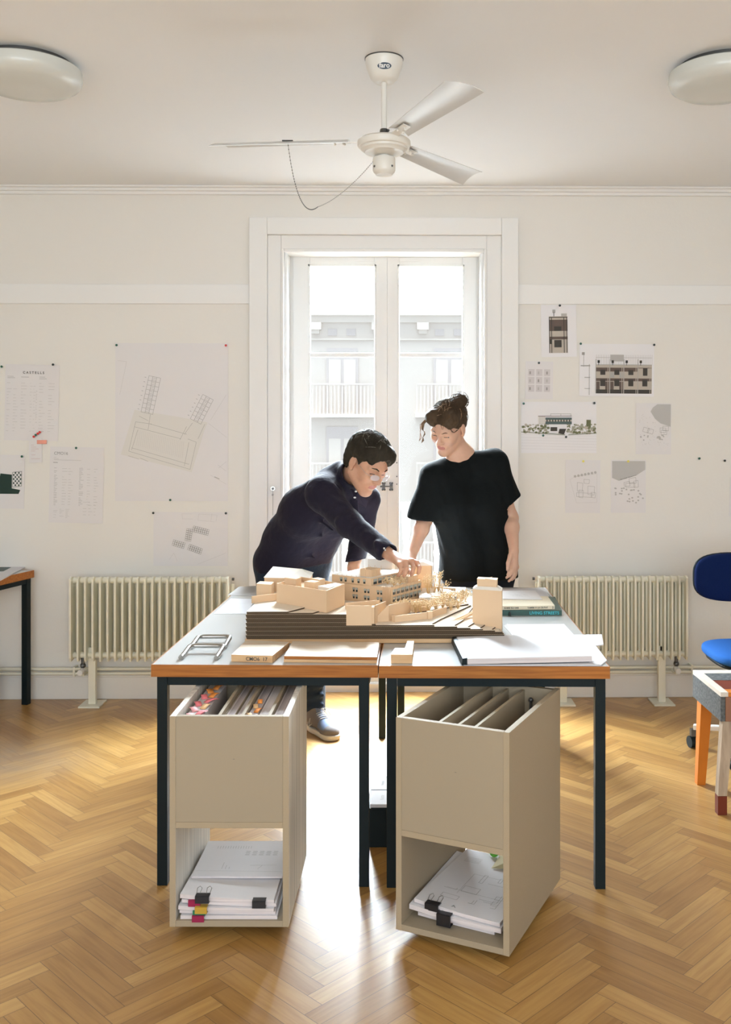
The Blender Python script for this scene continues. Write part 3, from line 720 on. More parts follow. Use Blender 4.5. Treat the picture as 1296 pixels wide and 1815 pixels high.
# right wall sheets
M_pr_d = mat('print_dark', (0.055, 0.05, 0.045), 0.8); M_pr_b = mat('print_brown', (0.13, 0.095, 0.08), 0.8)
M_pr_c = mat('print_cream', (0.50, 0.45, 0.39), 0.85); M_pr_g = mat('print_green', (0.16, 0.17, 0.09), 0.85); M_pr_t = mat('print_teal', (0.09, 0.13, 0.13), 0.8)
M_pr_l = mat('print_light_green', (0.38, 0.37, 0.29), 0.9)
GR = 'sheets pinned to the right wall'
# a tall facade bay
s, c = sheet(960, 538, 1023, 633, M_sheetb); H = s.h
def R_(x0, y0, x1, y1, m, lay=1, ox=960, oy=538): s.rect((x0-ox)*k, H-(y1-oy)*k, (x1-ox)*k, H-(y0-oy)*k, m, lay)
R_(974, 561, 1007, 626, M_pr_c); R_(974, 567, 1007, 579, M_pr_b, 2); R_(974, 597, 1007, 602, M_pr_b, 2)
R_(974, 562, 1007, 563.5, M_pr_d, 2); R_(983, 579, 996, 587, M_pr_d, 3); R_(983, 603, 996, 616, M_pr_d, 3)
for x in (974, 978, 1000, 1005): R_(x, 563, x+1.2, 626, M_pr_d, 3)
R_(974, 579, 983, 587, M_pr_b, 2); R_(996, 579, 1007, 587, M_pr_b, 2); R_(974, 602, 978, 610, M_pr_d, 2)
R_(982.4, 553, 983.6, 561, M_pr_d, 2); R_(980.5, 549, 985.5, 555, M_inkm, 2); R_(996, 556, 1006, 561, M_inkf, 2)
s.build('wall_sheet', c, radians(-0.8), 'small upright sheet with a two-storey facade bay, topmost on the right wall', 'paper', GR)
# b wide elevation
s, c = sheet(1027, 609, 1160, 702, M_sheetb); H = s.h
def R2(x0, y0, x1, y1, m, lay=1): s.rect((x0-1027)*k, H-(y1-609)*k, (x1-1027)*k, H-(y0-609)*k, m, lay)
R2(1056, 646, 1156, 697, M_pr_c)
for i in range(4):
    x = 1056+i*25
    R2(x, 651, x+24, 658, M_pr_b, 2) if i < 3 else R2(x, 651, x+24, 652, M_pr_b, 2)
    R2(x, 670, x+24, 675, M_pr_b, 2); R2(x, 690, x+24, 697, M_pr_d, 2)
    if i == 3: R2(x+9, 652, x+17, 665, M_pr_d, 3)
    else: R2(x+8, 655, x+17, 664, M_pr_d, 3)
    R2(x+8, 672, x+17, 684, M_pr_d, 3)
    R2(x-0.5, 636, x+0.6, 697, M_inkm, 4); R2(x+21, 646, x+22, 697, M_pr_c, 4)
    R2(x+4.5, 640, x+5.3, 647, M_pr_d, 3); R2(x+3, 638, x+7, 643, M_pr_d, 3)
    if i in (0, 1): R2(x+1, 676, x+7, 690, M_pr_b, 2); R2(x+17, 676, x+24, 690, M_pr_b, 2)
    if i == 1: R2(x+1, 659, x+8, 669, M_inkm, 2); R2(x+17, 659, x+24, 669, M_inkm, 2)
R2(1056, 645.4, 1156, 646.6, M_inkm, 2); R2(1056, 633, 1156, 633.6, M_inkf, 2); R2(1082, 628, 1106, 640, M_inkf, 1)
for i in range(34): R2(1057+i*3, 628, 1057.4+i*3, 646, M_inkf, 2)
for a in ((1034, 625, 1034.8, 650), (1029, 647, 1046, 649), (1044, 645, 1045, 700), (1036, 668, 1046, 669.5), (1036, 688, 1046, 689), (1031, 624, 1036, 629)): R2(*a, M_inkm, 2)
s.build('wall_sheet', c, radians(0.4), 'wide sheet with a dark four-bay facade elevation on the right wall', 'paper', GR)
# c nine thumbnails
s, c = sheet(931, 640, 980, 707, M_paperw); H = s.h
for i in range(3):
    for j in range(3):
        x, z = (5+i*14)*k, H-(12+(j+1)*14)*k
        s.rect(x, z, x+11*k, z+12*k, mat('lilac_print', (0.62, 0.59, 0.60), 0.9)); s.rect(x+(2+i)*k, z+3*k, x+(4.5+i)*k, z+8*k, M_inkf if (i+j) % 2 else M_ink, 2)
s.build('wall_sheet', c, radians(0.8), 'small sheet with nine faint thumbnails near the casing', 'paper', GR)
# d long elevation with greenery
s, c = sheet(924, 712, 1058, 803, M_sheetb); H = s.h
def R4(x0, y0, x1, y1, m, lay=1): s.rect((x0-924)*k, H-(y1-712)*k, (x1-924)*k, H-(y0-712)*k, m, lay)
R4(967, 740, 1014, 752, M_pr_c); R4(954, 737, 967, 752, M_trace); R4(967, 740, 1014, 744, M_pr_t, 2); R4(967, 747, 1014, 752, M_pr_t, 2)
for i in range(9): R4(969+i*5, 744, 971+i*5, 747, M_pr_d, 3)
R4(954, 737, 1014, 738, M_pr_b, 2); R4(976, 733, 1012, 733.8, M_inkm, 2)
for x in (976, 994, 1012): R4(x, 733, x+0.8, 738, M_inkm, 2)
for i in range(5): R4(956+i*2.2, 738, 956.6+i*2.2, 752, M_inkm, 2)
random.seed(3)
for i in range(150):
    x = random.choice((random.uniform(926, 972), random.uniform(1006, 1056))); y = random.uniform(752, 768); q = random.uniform(1.2, 3.2)
    pts = [((x-924+q*cos(t_))*k, H-(y-712+q*0.8*sin(t_))*k) for t_ in [i2*pi/3 for i2 in range(6)]]
    s.quad(pts, random.choice((M_pr_g, M_pr_l, M_pr_l, M_pr_g, M_pr_c)), 1+0.01*i)
R4(1040, 744, 1048, 756, M_pr_g, 3); R4(976, 757, 988, 764, M_pr_d, 4)
s.quad([((992-924)*k, H-(760-712)*k), ((1004-924)*k, H-(760-712)*k), ((1000-924)*k, H-(770-712)*k), ((990-924)*k, H-(768-712)*k)], M_pr_d, 4)
s.line(0, H-(755-712)*k, 40*k, H-(751-712)*k, 0.0015, M_inkm, 3)
for y in (765, 766): s.line(0, H-(y-712)*k, 78*k, H-(y+5-712)*k, 0.002, M_pr_g, 3); s.line(84*k, H-(y+5-712)*k, s.w, H-(y+2-712)*k, 0.002, M_pr_g, 3)
for i in range(6): s.line(0, (8+i*5)*k, s.w, (5+i*5)*k, 0.0006, M_inkf)
s.build('wall_sheet', c, 0, 'wide sheet with a long building among greenery, right wall by the casing', 'paper', GR)
# e, f, g small plans
M_gz = mat('grey_zone', (0.50, 0.495, 0.485), 0.9)
s, c = sheet(1127, 714, 1190, 805); H = s.h
s.quad([(26*k, H-15*k), (30*k, H-8*k), (38*k, H-2*k), (62*k, H-2*k), (62*k, H-42*k), (44*k, H-36*k), (34*k, H-28*k)], M_gz)
for cx, cy, a in ((18, 48, 0.3), (26, 50, 0.3), (48, 48, 0.0), (53, 45, 0.05), (50, 52, 0)):
    ca, sa = cos(a), sin(a); s.poly([((cx+p*ca-q*sa)*k, H-(cy+p*sa+q*ca)*k) for p, q in ((-5, -4), (5, -4), (5, 4), (-5, 4))], 0.0014, M_ink)
for i in range(60): x, z = random.uniform(2, 60), random.uniform(20, 75); s.rect(x*k, H-z*k, (x+0.8)*k, H-(z-0.8)*k, M_inkf)
for i in range(22):
    x, z = random.choice((random.uniform(5, 24), random.uniform(38, 50))), random.uniform(57, 66)
    s.quad([((x+1.6*cos(t_))*k, H-(z+1.4*sin(t_))*k) for t_ in (0, 1.3, 2.6, 3.9, 5.1)], M_inkf, 1+i*0.02)
s.build('site_plan', c, radians(0.4), 'small plan sheet with a rounded grey zone in its upper right', 'paper', GR)
s, c = sheet(1002, 815, 1064, 909); H = s.h
s.poly([(8*k, H-35*k), (20*k, 18*k), (56*k, 19*k), (56*k, H-24*k), (16*k, H-30*k)], 0.0008, M_inkf)
for i in range(7): s.quad([((17+i*6+2.6*cos(t_))*k, H-(29-i*1.2+2.6*sin(t_))*k) for t_ in (0, 1.26, 2.5, 3.8, 5)], M_inkf)
for cx, cy, a, b in ((26, 48, 5, 8), (34, 62, 14, 4), (46, 54, 6, 8), (38, 38, 5, 4), (28, 60, 4, 7), (50, 62, 4, 5)):
    s.poly([((cx-a/1)*k, H-(cy-b)*k), ((cx+a)*k, H-(cy-b+1)*k), ((cx+a-1)*k, H-(cy+b)*k), ((cx-a)*k, H-(cy+b-1)*k)], 0.0013, M_ink)
s.build('site_plan', c, radians(0.5), 'faint plan sheet of a U-shaped building, left of the lower pair', 'paper', GR)
s, c = sheet(1083, 815, 1145, 909); H = s.h
s.quad([(2*k, H-2*k), (61*k, H-2*k), (61*k, H-17*k), (46*k, H-27*k), (18*k, H-36*k), (14*k, H-37*k), (2*k, H-32*k)], M_gz)
for cx, cy, a, b in ((28, 42, 5, 4), (38, 36, 6, 5), (44, 42, 4, 6), (34, 44, 8, 4)):
    s.poly([((cx-a)*k, H-(cy-b+2)*k), ((cx+a)*k, H-(cy-b)*k), ((cx+a+1)*k, H-(cy+b)*k), ((cx-a+1)*k, H-(cy+b+1)*k)], 0.0015, M_ink)
s.line(16*k, H-35*k, 45*k, H-27*k, 0.002, M_inkd)
for i in range(26): x, z = random.uniform(4, 58), random.uniform(50, 76); s.quad([((x+2*cos(t_))*k, H-(z+1.6*sin(t_))*k) for t_ in (0, 1.2, 2.4, 3.8, 5)], M_inkf, 1+i*0.02)
s.build('site_plan', c, radians(0.1), 'plan sheet with a grey zone along its top, right of the lower pair', 'paper', GR)
# sheet cut by the right edge
s, c = sheet(1292, 845, 1380, 915); s.scribble(8*k, 10*k, 80*k, 60*k, 12, M_inkf)
s.build('wall_sheet', c, radians(2), 'white sheet barely seen at the right photo edge', 'paper', GR)
for a in ((992, 542, M_pink_, 'dark pin at the top of the tall facade bay sheet'), (1029, 609.5, M_ping, 'green pin in the upper left corner of the wide elevation'), (1159, 611.5, M_pink_, 'black pin in the upper right corner of the wide elevation'),
          (955, 643.5, M_pink_, 'black pin at the top of the nine-thumbnail sheet'), (928, 715.5, M_ping, 'green pin in the upper left corner of the greenery elevation'), (1053, 714.5, M_pink_, 'dark pin in the upper right corner of the greenery elevation'),
          (962.5, 772, M_ping, 'green pin under the left trees of the greenery elevation'), (1003, 774.5, M_pink_, 'black pin at the bottom of the greenery elevation'), (1033.5, 817.5, M_piny, 'yellow pin at the top of the faint U-shaped plan'), (1113, 817.5, M_piny, 'yellow pin at the top of the grey zone plan'),
          (1239, 812.5, M_ping, 'green pin alone on the bare right wall'), (1284, 816.5, M_pink_, 'black pin near the right photo edge')): pin(*a)
# ---------------------------------------------------------------- the two work tables
TR = radians(-1.5); TO = Vector((-0.809, 3.192, 0))
def table(x0, x1, y0, legs, label):
    t = thing('work_table', TO, label, 'table', 'pair of work tables', TR)
    top = MB().box(x0+0.004, x1-0.004, y0+0.004, y0+1.596, 0.7, 0.74).build('tabletop', M_lam, t)
    MB().box(x0, x1, y0, y0+0.004, 0.6995, 0.7395).box(x0, x1, y0+1.596, y0+1.60, 0.6995, 0.7395).box(x0, x0+0.004, y0+0.004, y0+1.596, 0.6995, 0.7395).box(x1-0.004, x1, y0+0.004, y0+1.596, 0.6995, 0.7395).build('edging', M_edge, top)['label'] = 'oak edging'
    a, b = legs
    MB().box(a+0.035, b, y0+0.018, y0+0.048, 0.668, 0.6995).box(a+0.035, b, y0+1.55, y0+1.58, 0.668, 0.6995).box(a, a+0.03, y0+0.05, y0+1.55, 0.668, 0.6995).box(b+0.005, b+0.035, y0+0.05, y0+1.55, 0.668, 0.6995).build('frame', M_black, t)
    for x in (a, b):
        for y in (y0+0.014, y0+1.55): MB().box(x, x+0.034, y, y+0.034, 0.0, 0.6995).build('leg', M_black, t, 0.0015)
table(0.0, 0.753, 0.0, (0.016, 0.689), 'left oak-edged white work table on black steel legs, under the model')
table(0.757, 1.518, -0.005, (0.782, 1.472), 'right oak-edged white work table on black steel legs, under the drawing pad')
TT = 0.7405

def slab(w, d, t, h=None, nx=10, ny=10):
    """sheet pile with a gently bent surface; material 0 = top, 1 = edge"""
    h = h or (lambda u, v: 0); m = MB(); vs = []
    for top in (0, 1):
        for j in range(ny+1):
            for i in range(nx+1):
                u, v = i/nx, j/ny; vs.append((u*w, v*d, h(u, v)+top*t))
    N = (nx+1)*(ny+1); fs = []; q = lambda i, j: j*(nx+1)+i
    for j in range(ny):
        for i in range(nx):
            fs.append([N+q(i, j), N+q(i+1, j), N+q(i+1, j+1), N+q(i, j+1)])
    m.add(vs, fs, 0, False); o = 0
    ed = [[q(i, j+1), q(i+1, j+1), q(i+1, j), q(i, j)] for j in range(ny) for i in range(nx)]
    for i in range(nx): ed += [[q(i, 0), q(i+1, 0), N+q(i+1, 0), N+q(i, 0)], [q(i+1, ny), q(i, ny), N+q(i, ny), N+q(i+1, ny)]]
    for j in range(ny): ed += [[q(0, j+1), q(0, j), N+q(0, j), N+q(0, j+1)], [q(nx, j), q(nx, j+1), N+q(nx, j+1), N+q(nx, j)]]
    for f in ed: m.f.append(f); m.m.append(1); m.sm.append(False)
    return m
def ink_on(m, h, w, d, t, items, mi):
    """line segments (u0,v0,u1,v1,width) on top of a slab"""
    for u0, v0, u1, v1, wd in items:
        n = 6; dx, dy = (u1-u0)*w, (v1-v0)*d; L = math.hypot(dx, dy) or 1; nx_, ny_ = -dy/L*wd/2, dx/L*wd/2
        for i in range(n):
            a, b = i/n, (i+1)/n; P = []
            for s_, q in ((-1, a), (-1, b), (1, b), (1, a)):
                uu, vv = u0+(u1-u0)*q, v0+(v1-v0)*q
                P.append((uu*w+s_*nx_, vv*d+s_*ny_, h(uu, vv)+t+0.0007))
            m.add(P, [[0, 1, 2, 3]], mi)
def plan_lines(n, seed, box=(0.1, 0.1, 0.9, 0.9)):
    r = random.Random(seed); out = []
    x0, y0, x1, y1 = box
    for _ in range(n):
        a, b = r.uniform(x0, x1), r.uniform(y0, y1); c_, d_ = a+r.uniform(0.03, 0.22), b+r.uniform(0.03, 0.16)
        c_, d_ = min(c_, x1), min(d_, y1)
        out += [(a, b, c_, b, 0.0013), (c_, b, c_, d_, 0.0013)]
        if r.random() < 0.6: out += [(c_, d_, a, d_, 0.0013), (a, d_, a, b, 0.0013)]
    return out

# ---------------------------------------------------------------- the two paper cabinets under the tables
LR, RR = radians(-1.0), radians(-25.7)
def cabinet(loc, rz, w_, d_, z0, z1, zs, label, side_m, dividers):
    t = thing('paper_cabinet', loc, label, 'cabinet', 'wheeled paper cabinets under the tables', rz); T = 0.018
    for x in (0, w_-T): MB().box(x, x+T, 0.0005, d_, z0, z1).build('side_panel', side_m, t, 0.0008)
    for x in (0, w_-T): MB().box(x, x+T, 0.0, 0.0005, z0, z1).build('edge_band', M_mdfe, t)
    MB().box(T+0.0004, w_-T-0.0004, 0.0, T, zs+0.0006, z1).build('front_panel', M_mdf, t, 0.0006)
    MB().box(T, w_-T, d_-T, d_, zs, z1-0.003).build('back_panel', M_mdf, t)
    MB().box(T+0.0004, w_-T-0.0004, 0.0, d_-T, zs-T, zs).build('shelf', M_mdfe, t, 0.0006)
    MB().box(T+0.0004, w_-T-0.0004, 0.0, d_, z0, z0+T).build('bottom_panel', M_mdf, t, 0.0006)
    for x, hh in dividers: MB().box(x-0.005, x+0.005, T, d_-T, zs, hh).build('divider', M_mdf, t)
    for x in (0.055, w_-0.055):
        for y in (0.10, d_-0.10):
            r_ = (z0-0.003)/2
            c_ = MB().box(x-0.02, x+0.02, y-0.02, y+0.02, z0-0.003, z0).box(x-0.013, x-0.010, y-0.006, y+0.006, r_, z0-0.002).box(x+0.010, x+0.013, y-0.006, y+0.006, r_, z0-0.002).build('caster', M_dmetal, t)
            MB().tube([(x-0.009, y, r_), (x+0.009, y, r_)], r_, 18).build('wheel', M_black, c_)
    dots = MB()
    dots.box(w_*0.53, w_*0.53+0.006, -0.0004, 0.0, (z1+zs)/2+0.03, (z1+zs)/2+0.031)
    dots.build('scuff', M_dmetal, t)
    return t
LC = cabinet((-0.672, 2.870, 0), LR, 0.356, 0.487, 0.036, 0.664, 0.348, 'grey MDF paper cabinet full of folders under the left table', M_ven, [(0.140, 0.655), (0.208, 0.651), (0.290, 0.651)])
RC = cabinet((0.0035, 2.867, 0), RR, 0.356, 0.520, 0.026, 0.660, 0.326, 'grey MDF paper cabinet with empty dividers, standing askew under the right table', M_mdf, [(0.120, 0.647), (0.178, 0.644), (0.234, 0.647)])

def in_cab(cab_loc, rz, p):
    c_, s_ = cos(rz), sin(rz); return Vector((cab_loc[0]+p[0]*c_-p[1]*s_, cab_loc[1]+p[0]*s_+p[1]*c_, p[2]))
LCL = (-0.672, 2.870)
M_fold = mat('grey_print_pages', (0.55, 0.49, 0.48), 0.9, grain=((260, 1.2, 1.2), 0.8, (0.22, 0.19, 0.20)))
M_fold2 = mat('white_print_pages', (0.70, 0.66, 0.66), 0.9, grain=((320, 1.2, 1.2), 0.5, (0.40, 0.36, 0.38)))
M_dkf = mat('black_folder', (0.01, 0.012, 0.013), 0.6)
def folder(x0, x1, z, m, label, y0=0.026, y1=0.45, cover=None):
    z -= 0.018
    o = MB().box(0, x1-x0, 0, y1-y0, 0.349, z).build('document_folder', m, None, 0.0006); o.location = in_cab(LCL, LR, (x0, y0, 0)); o.rotation_euler = (0, 0, LR)
    tag(o, label, 'folder', 'folders standing in the left cabinet')
    if cover: 
        for x in (-0.0015, x1-x0): MB().box(x, x+0.0015, -0.002, y1-y0+0.001, 0.349, z+0.004).build('cover', cover, o)
    return o
f0 = folder(0.030, 0.084, 0.660, M_fold2, 'thick white document with pink and orange flags, leftmost in the left cabinet')
folder(0.088, 0.131, 0.60, M_dkf, 'low black folder beside the flagged document in the left cabinet')
folder(0.149, 0.176, 0.655, M_fold, 'grey document, first right of the black folder in the left cabinet', cover=M_mdf)
folder(0.179, 0.201, 0.650, M_fold2, 'thin pale document, second right of the black folder')
f1 = folder(0.216, 0.246, 0.655, M_fold, 'grey document with orange flags in the middle of the left cabinet')
folder(0.249, 0.283, 0.652, M_fold2, 'pale document just right of the orange-flagged one')
folder(0.297, 0.327, 0.655, M_fold, 'brown-grey document, rightmost in the left cabinet')
def flag(parent, x, y, z, m, a, l=0.035, w_=0.018):
    b = MB(); vs = []
    for i in range(5):
        t_ = i/4; vs += [(-w_/2, l*t_, 0.005*sin(t_*3)+0.002*t_), (w_/2, l*t_, 0.005*sin(t_*3)+0.002*t_)]
    b.add(vs, [[2*i, 2*i+1, 2*i+3, 2*i+2] for i in range(4)], 0, True)
    b.xf(Matrix.Translation((x, y, z)) @ Matrix.Rotation(a, 4, 'Z'))
    o = b.build('page_flag', m, parent); sm = o.modifiers.new('s', 'SOLIDIFY'); sm.thickness = 0.0006
    return o
M_peach = mat('peach_flag', (0.85, 0.55, 0.28), 0.7); M_pinkl = mat('light_pink_flag', (0.85, 0.40, 0.42), 0.7)
for i, (x, y, m, a) in enumerate(((0.022, 0.02, M_pinkl, 0.3), (0.034, 0.05, M_pink, -0.4), (0.022, 0.09, M_pinkl, 0.5), (0.036, 0.12, M_peach, -0.2), (0.020, 0.15, M_pink, 0.4), (0.030, 0.19, M_pink, -0.7), (0.020, 0.23, M_pink, 0.3), (0.034, 0.25, M_orange, -0.3), (0.026, 0.30, M_orange, 0.4), (0.03, 0.345, M_orange, -0.2))):
    flag(f0, x, y, 0.6435, m, a, 0.05, 0.02)
for x, y, m, a in ((0.012, 0.05, M_peach, 0.3), (0.02, 0.10, M_orange, -0.3), (0.014, 0.145, M_peach, 0.2), (0.018, 0.20, M_orange, 0.1)):
    flag(f1, x, y, 0.6385, m, a, 0.04, 0.015)

def clip(parent, x, z0, z1, m, wd=0.034, loops=True, y=0.0):
    zc = (z0+z1)/2; h = (z1-z0)/2+0.004
    o = MB().prism([(x-wd/2, z0-0.004), (x+wd/2, z0-0.004), (x+wd/2, z1+0.004), (x-wd/2, z1+0.004)], 0, 0.004)
    o.v = [(p[0], y-0.008+(-p[2]), p[1]) for p in o.v]
    o.box(x-wd/2, x+wd/2, y-0.010, y+0.012, z1+0.002, z1+0.005).box(x-wd/2, x+wd/2, y-0.010, y+0.012, z0-0.004, z0-0.001)
    c_ = o.build('binder_clip', m, parent)
    if loops:
        for s_ in (-0.35, 0.35):
            MB().tube([(x+s_*wd-0.005, y+0.008, z1+0.006), (x+s_*wd-0.007, y+0.028, z1+0.012), (x+s_*wd, y+0.036, z1+0.014), (x+s_*wd+0.007, y+0.028, z1+0.012), (x+s_*wd+0.005, y+0.008, z1+0.006)], 0.0009, 6).build('wire_loop', M_chrome, c_)
    return c_
def shuffle_edges(m, h, w_, d_, t, seed):
    pass
M_clipb = mat('black_clip', (0.012, 0.012, 0.015), 0.35); M_clipr = mat('crimson_clip', (0.28, 0.01, 0.06), 0.35)
M_clipg = mat('green_clip', (0.01, 0.16, 0.08), 0.35); M_clipy = mat('mustard_clip', (0.48, 0.30, 0.04), 0.35)
M_docp = mat('document_paper', (0.82, 0.805, 0.825), 0.8)
GL = 'clipped documents in the left cabinet'
z = 0.0545
specs = [(0.030, 0.004, 0.010, M_clipr, 0.055, 'lowest clipped document in the left cabinet, with a crimson clip'),
         (0.026, 0.010, 0.009, M_clipg, 0.060, 'second lowest clipped document in the left cabinet, with a green clip'),
         (0.024, 0.002, 0.011, M_clipy, 0.070, 'clipped document with a mustard clip in the middle of the left cabinet pile'),
         (0.032, 0.012, 0.010, M_clipr, 0.040, 'document with a crimson clip under the top one in the left cabinet'),
         (0.028, 0.008, 0.012, M_clipb, 0.068, 'top clipped document in the left cabinet, with a large black clip')]
for i, (x, y, t_, cm, cx_, lab) in enumerate(specs):
    W_, D_ = 0.290-0.002*i, 0.41
    k_ = 0.0+0.004*i
    h = lambda u, v, k_=k_: k_*((1-u)**2*1.0)*(1-v)**2
    m = slab(W_, D_, t_, h); o = m.build('clipped_document', [M_docp, M_pedge]); o.location = in_cab(LCL, LR, (x, y+0.005, z)); o.rotation_euler = (0, 0, LR)
    tag(o, lab, 'document', GL)
    clip(o, cx_, h(cx_/W_, 0), t_+h(cx_/W_, 0), cm, 0.036 if cm is not M_clipb else 0.042, i == 4)
    if i == 4: clip(o, 0.238, -0.005, t_-0.004, M_clipb, 0.040, False)
    z += t_+0.0012
h = lambda u, v: 0.002+0.006*max(0, v-0.75)**2*6
m = slab(0.285, 0.255, 0.005, h)
ink_on(m, h, 0.285, 0.255, 0.005, [(0.15+0.03*i, 0.78, 0.15+0.03*i, 0.85+0.004*(i % 3), 0.001) for i in range(14)]+[(0.5+0.08*i, 0.7-0.05*j, 0.55+0.08*i, 0.7-0.05*j, 0.003) for i in range(5) for j in range(3)]+[(0.3, 0.2, 0.3, 0.38, 0.001), (0.34, 0.2, 0.34, 0.3, 0.001), (0.38, 0.2, 0.38, 0.26, 0.001), (0.7, 0.2, 0.74, 0.3, 0.001), (0.02, 0.15, 0.98, 0.13, 0.0008), (0.6, 0.3, 0.9, 0.31, 0.001)], 2)
o = m.build('loose_drawings', [M_docp, M_pedge, M_inkm]); o.location = in_cab(LCL, LR, (0.033, 0.135, z+0.004)); o.rotation_euler = (0, 0, LR); tag(o, 'loose printed drawings lying on the pile in the left cabinet', 'drawings')

# right cabinet contents
RCL = (0.0035, 2.867)
def place(o, p, extra=0.0): o.location = in_cab(RCL, RR, p); o.rotation_euler = (0, 0, RR+extra)
z = 0.0445; GR2 = 'clipped documents in the right cabinet'
h0 = lambda u, v: 0.006*(1-u)**2
o = slab(0.245, 0.34, 0.010, h0).build('clipped_document', [mat('brown_cover', (0.30, 0.20, 0.14), 0.8), M_pedge]); place(o, (0.045, 0.060, z)); tag(o, 'lowest clipped document in the right cabinet, brown cover', 'document', GR2); z += 0.0175
h1 = lambda u, v: 0.014*(1-u)**2
o = slab(0.290, 0.40, 0.014, h1).build('clipped_document', [M_docp, M_pedge]); place(o, (0.026, 0.038, z), radians(1)); tag(o, 'middle clipped document in the right cabinet, its black clip lower', 'document', GR2)
clip(o, 0.115, h1(.4, 0)-0.012, 0.014+h1(.4, 0), M_clipb, 0.044, True); z += 0.0155
h2 = lambda u, v: 0.014*(1-u)**2*(1-v)
m = slab(0.275, 0.415, 0.011, h2)
ink_on(m, h2, 0.275, 0.415, 0.011, plan_lines(14, 5, (0.12, 0.15, 0.85, 0.62))+[(0.1, 0.78+0.02*i, 0.3, 0.78+0.02*i, 0.0012) for i in range(5)]+[(0.35, 0.25, 0.35, 0.6, 0.001), (0.35, 0.6, 0.8, 0.6, 0.001), (0.2, 0.3, 0.9, 0.3, 0.001)], 2)
o = m.build('clipped_document', [M_docp, M_pedge, M_inkm]); place(o, (0.036, 0.052, z+0.001), radians(-1)); tag(o, 'top clipped document with plan drawings in the right cabinet', 'document', GR2)
clip(o, 0.062, h2(.22, 0), 0.011+h2(.22, 0), M_clipb, 0.044, True)
b = MB(); vs = [(0, 0, 0), (0.09, 0.02, 0.004), (0.10, 0.10, 0.03), (0.0, 0.09, 0.012)]; b.add(vs, [[0, 1, 2, 3]]); q = b.build('page_flag', mat('yellow_note', (0.75, 0.68, 0.42), 0.8), o); q.location = (0.13, 0.31, 0.014)
for x, y in ((0.105, 0.398), (0.152, 0.402)): q = MB().ball((0, 0, 0), 0.013, 0, 8, (1.1, 0.5, 0.8)).ball((0.01, 0, 0.004), 0.008).build('page_flag', M_green, o); q.location = (x, y, 0.021); q['label'] = 'green flag'
# sheets leaning between two dividers of the right cabinet
o = MB().hull8([(0, 0, 0), (0.004, 0, 0), (0.004, 0.40, 0), (0, 0.40, 0)], [(0.018, 0.0, 0.29), (0.022, 0.0, 0.29), (0.030, 0.40, 0.295), (0.026, 0.40, 0.295)]).build('loose_sheets', M_docp)
place(o, (0.132, 0.05, 0.327)); tag(o, 'white sheets leaning between dividers in the right cabinet', 'sheets')
o = MB().box(0, 0.004, 0, 0.022, 0, 0.30).ball((0.002, 0.011, 0.296), 0.009).build('metal_ruler', M_dmetal); place(o, (0.268, 0.46, 0.327)); tag(o, 'thin dark metal strip standing at the back of the right cabinet', 'ruler')

# black box with two white booklets between the cabinets
bx = MB().box(-0.115, 0.115, 0, 0.30, 0, 0.142).box(-0.116, 0.116, -0.001, 0.301, 0.136, 0.1425).build('storage_box', M_black, None, 0.002); bx.location = (0.02, 3.49, 0)
tag(bx, 'low black box on the floor between the two cabinets', 'box')
for i, (y, l) in enumerate(((0.004, 0.135), (0.150, 0.14))):
    s = MB().box(-0.11, 0.11, 0, l, 0, 0.012); tv, tf = text_mesh('Note', 0.022); s.add([(-v[1]*1-0.06, v[0]+0.04, 0.0125) for v in tv], tf, 1)
    o = s.build('booklet', [M_paper, M_inkm]); o.location = (0.02, 3.49+y, 0.1435)
    tag(o, ('front', 'rear')[i]+' white booklet lying on the low black box', 'booklet', 'booklets on the black box')
# orange-lit small board under the black box line is floor; nothing there

# ---------------------------------------------------------------- things on the tables
def on(px, py, z=TT): return at(px, py, Z=z)
def poly_sheet(name, pts, label, cat='paper', t=0.0008, m=None, lines=None, z=TT, group=None, base=0.0):
    P = [on(x, y, z) for x, y in pts]; c_ = sum(P, Vector())/len(P)
    b = MB().prism([(p.x-c_.x, p.y-c_.y) for p in P], 0, t)
    for x0, y0, x1, y1, wd in (lines or []):
        A, B = on(x0, y0, z)-c_, on(x1, y1, z)-c_; d = (B-A).normalized(); n_ = Vector((-d.y, d.x, 0))*wd/2
        b.add([(A-n_)+Vector((0, 0, t+0.0004)), (B-n_)+Vector((0, 0, t+0.0004)), (B+n_)+Vector((0, 0, t+0.0004)), (A+n_)+Vector((0, 0, t+0.0004))], [[0, 1, 2, 3]], 1)
        if (b.v[-1][0]-b.v[-4][0])*(b.v[-3][1]-b.v[-4][1])-(b.v[-1][1]-b.v[-4][1])*(b.v[-3][0]-b.v[-4][0]) > 0: b.f[-1] = b.f[-1][::-1]
    o = b.build(name, [m or M_paper, M_inkm]); o.location = (c_.x, c_.y, z+base); return tag(o, label, cat, group)
poly_sheet('drawing_sheet', [(404, 1055), (452, 1057), (470, 1038), (424, 1040)], 'grey printed sheet at the far left corner of the table behind the model', m=M_inkf, lines=[(412+5*i, 1053-2*i, 440+5*i, 1053-2*i, 0.004) for i in range(6)])
poly_sheet('drawing_sheet', [(379, 1088), (440, 1088), (450, 1062), (409, 1061)], 'white sheet on the left table edge beside the model', lines=[(392, 1078, 436, 1078, 0.001), (398, 1070, 440, 1070, 0.001)])

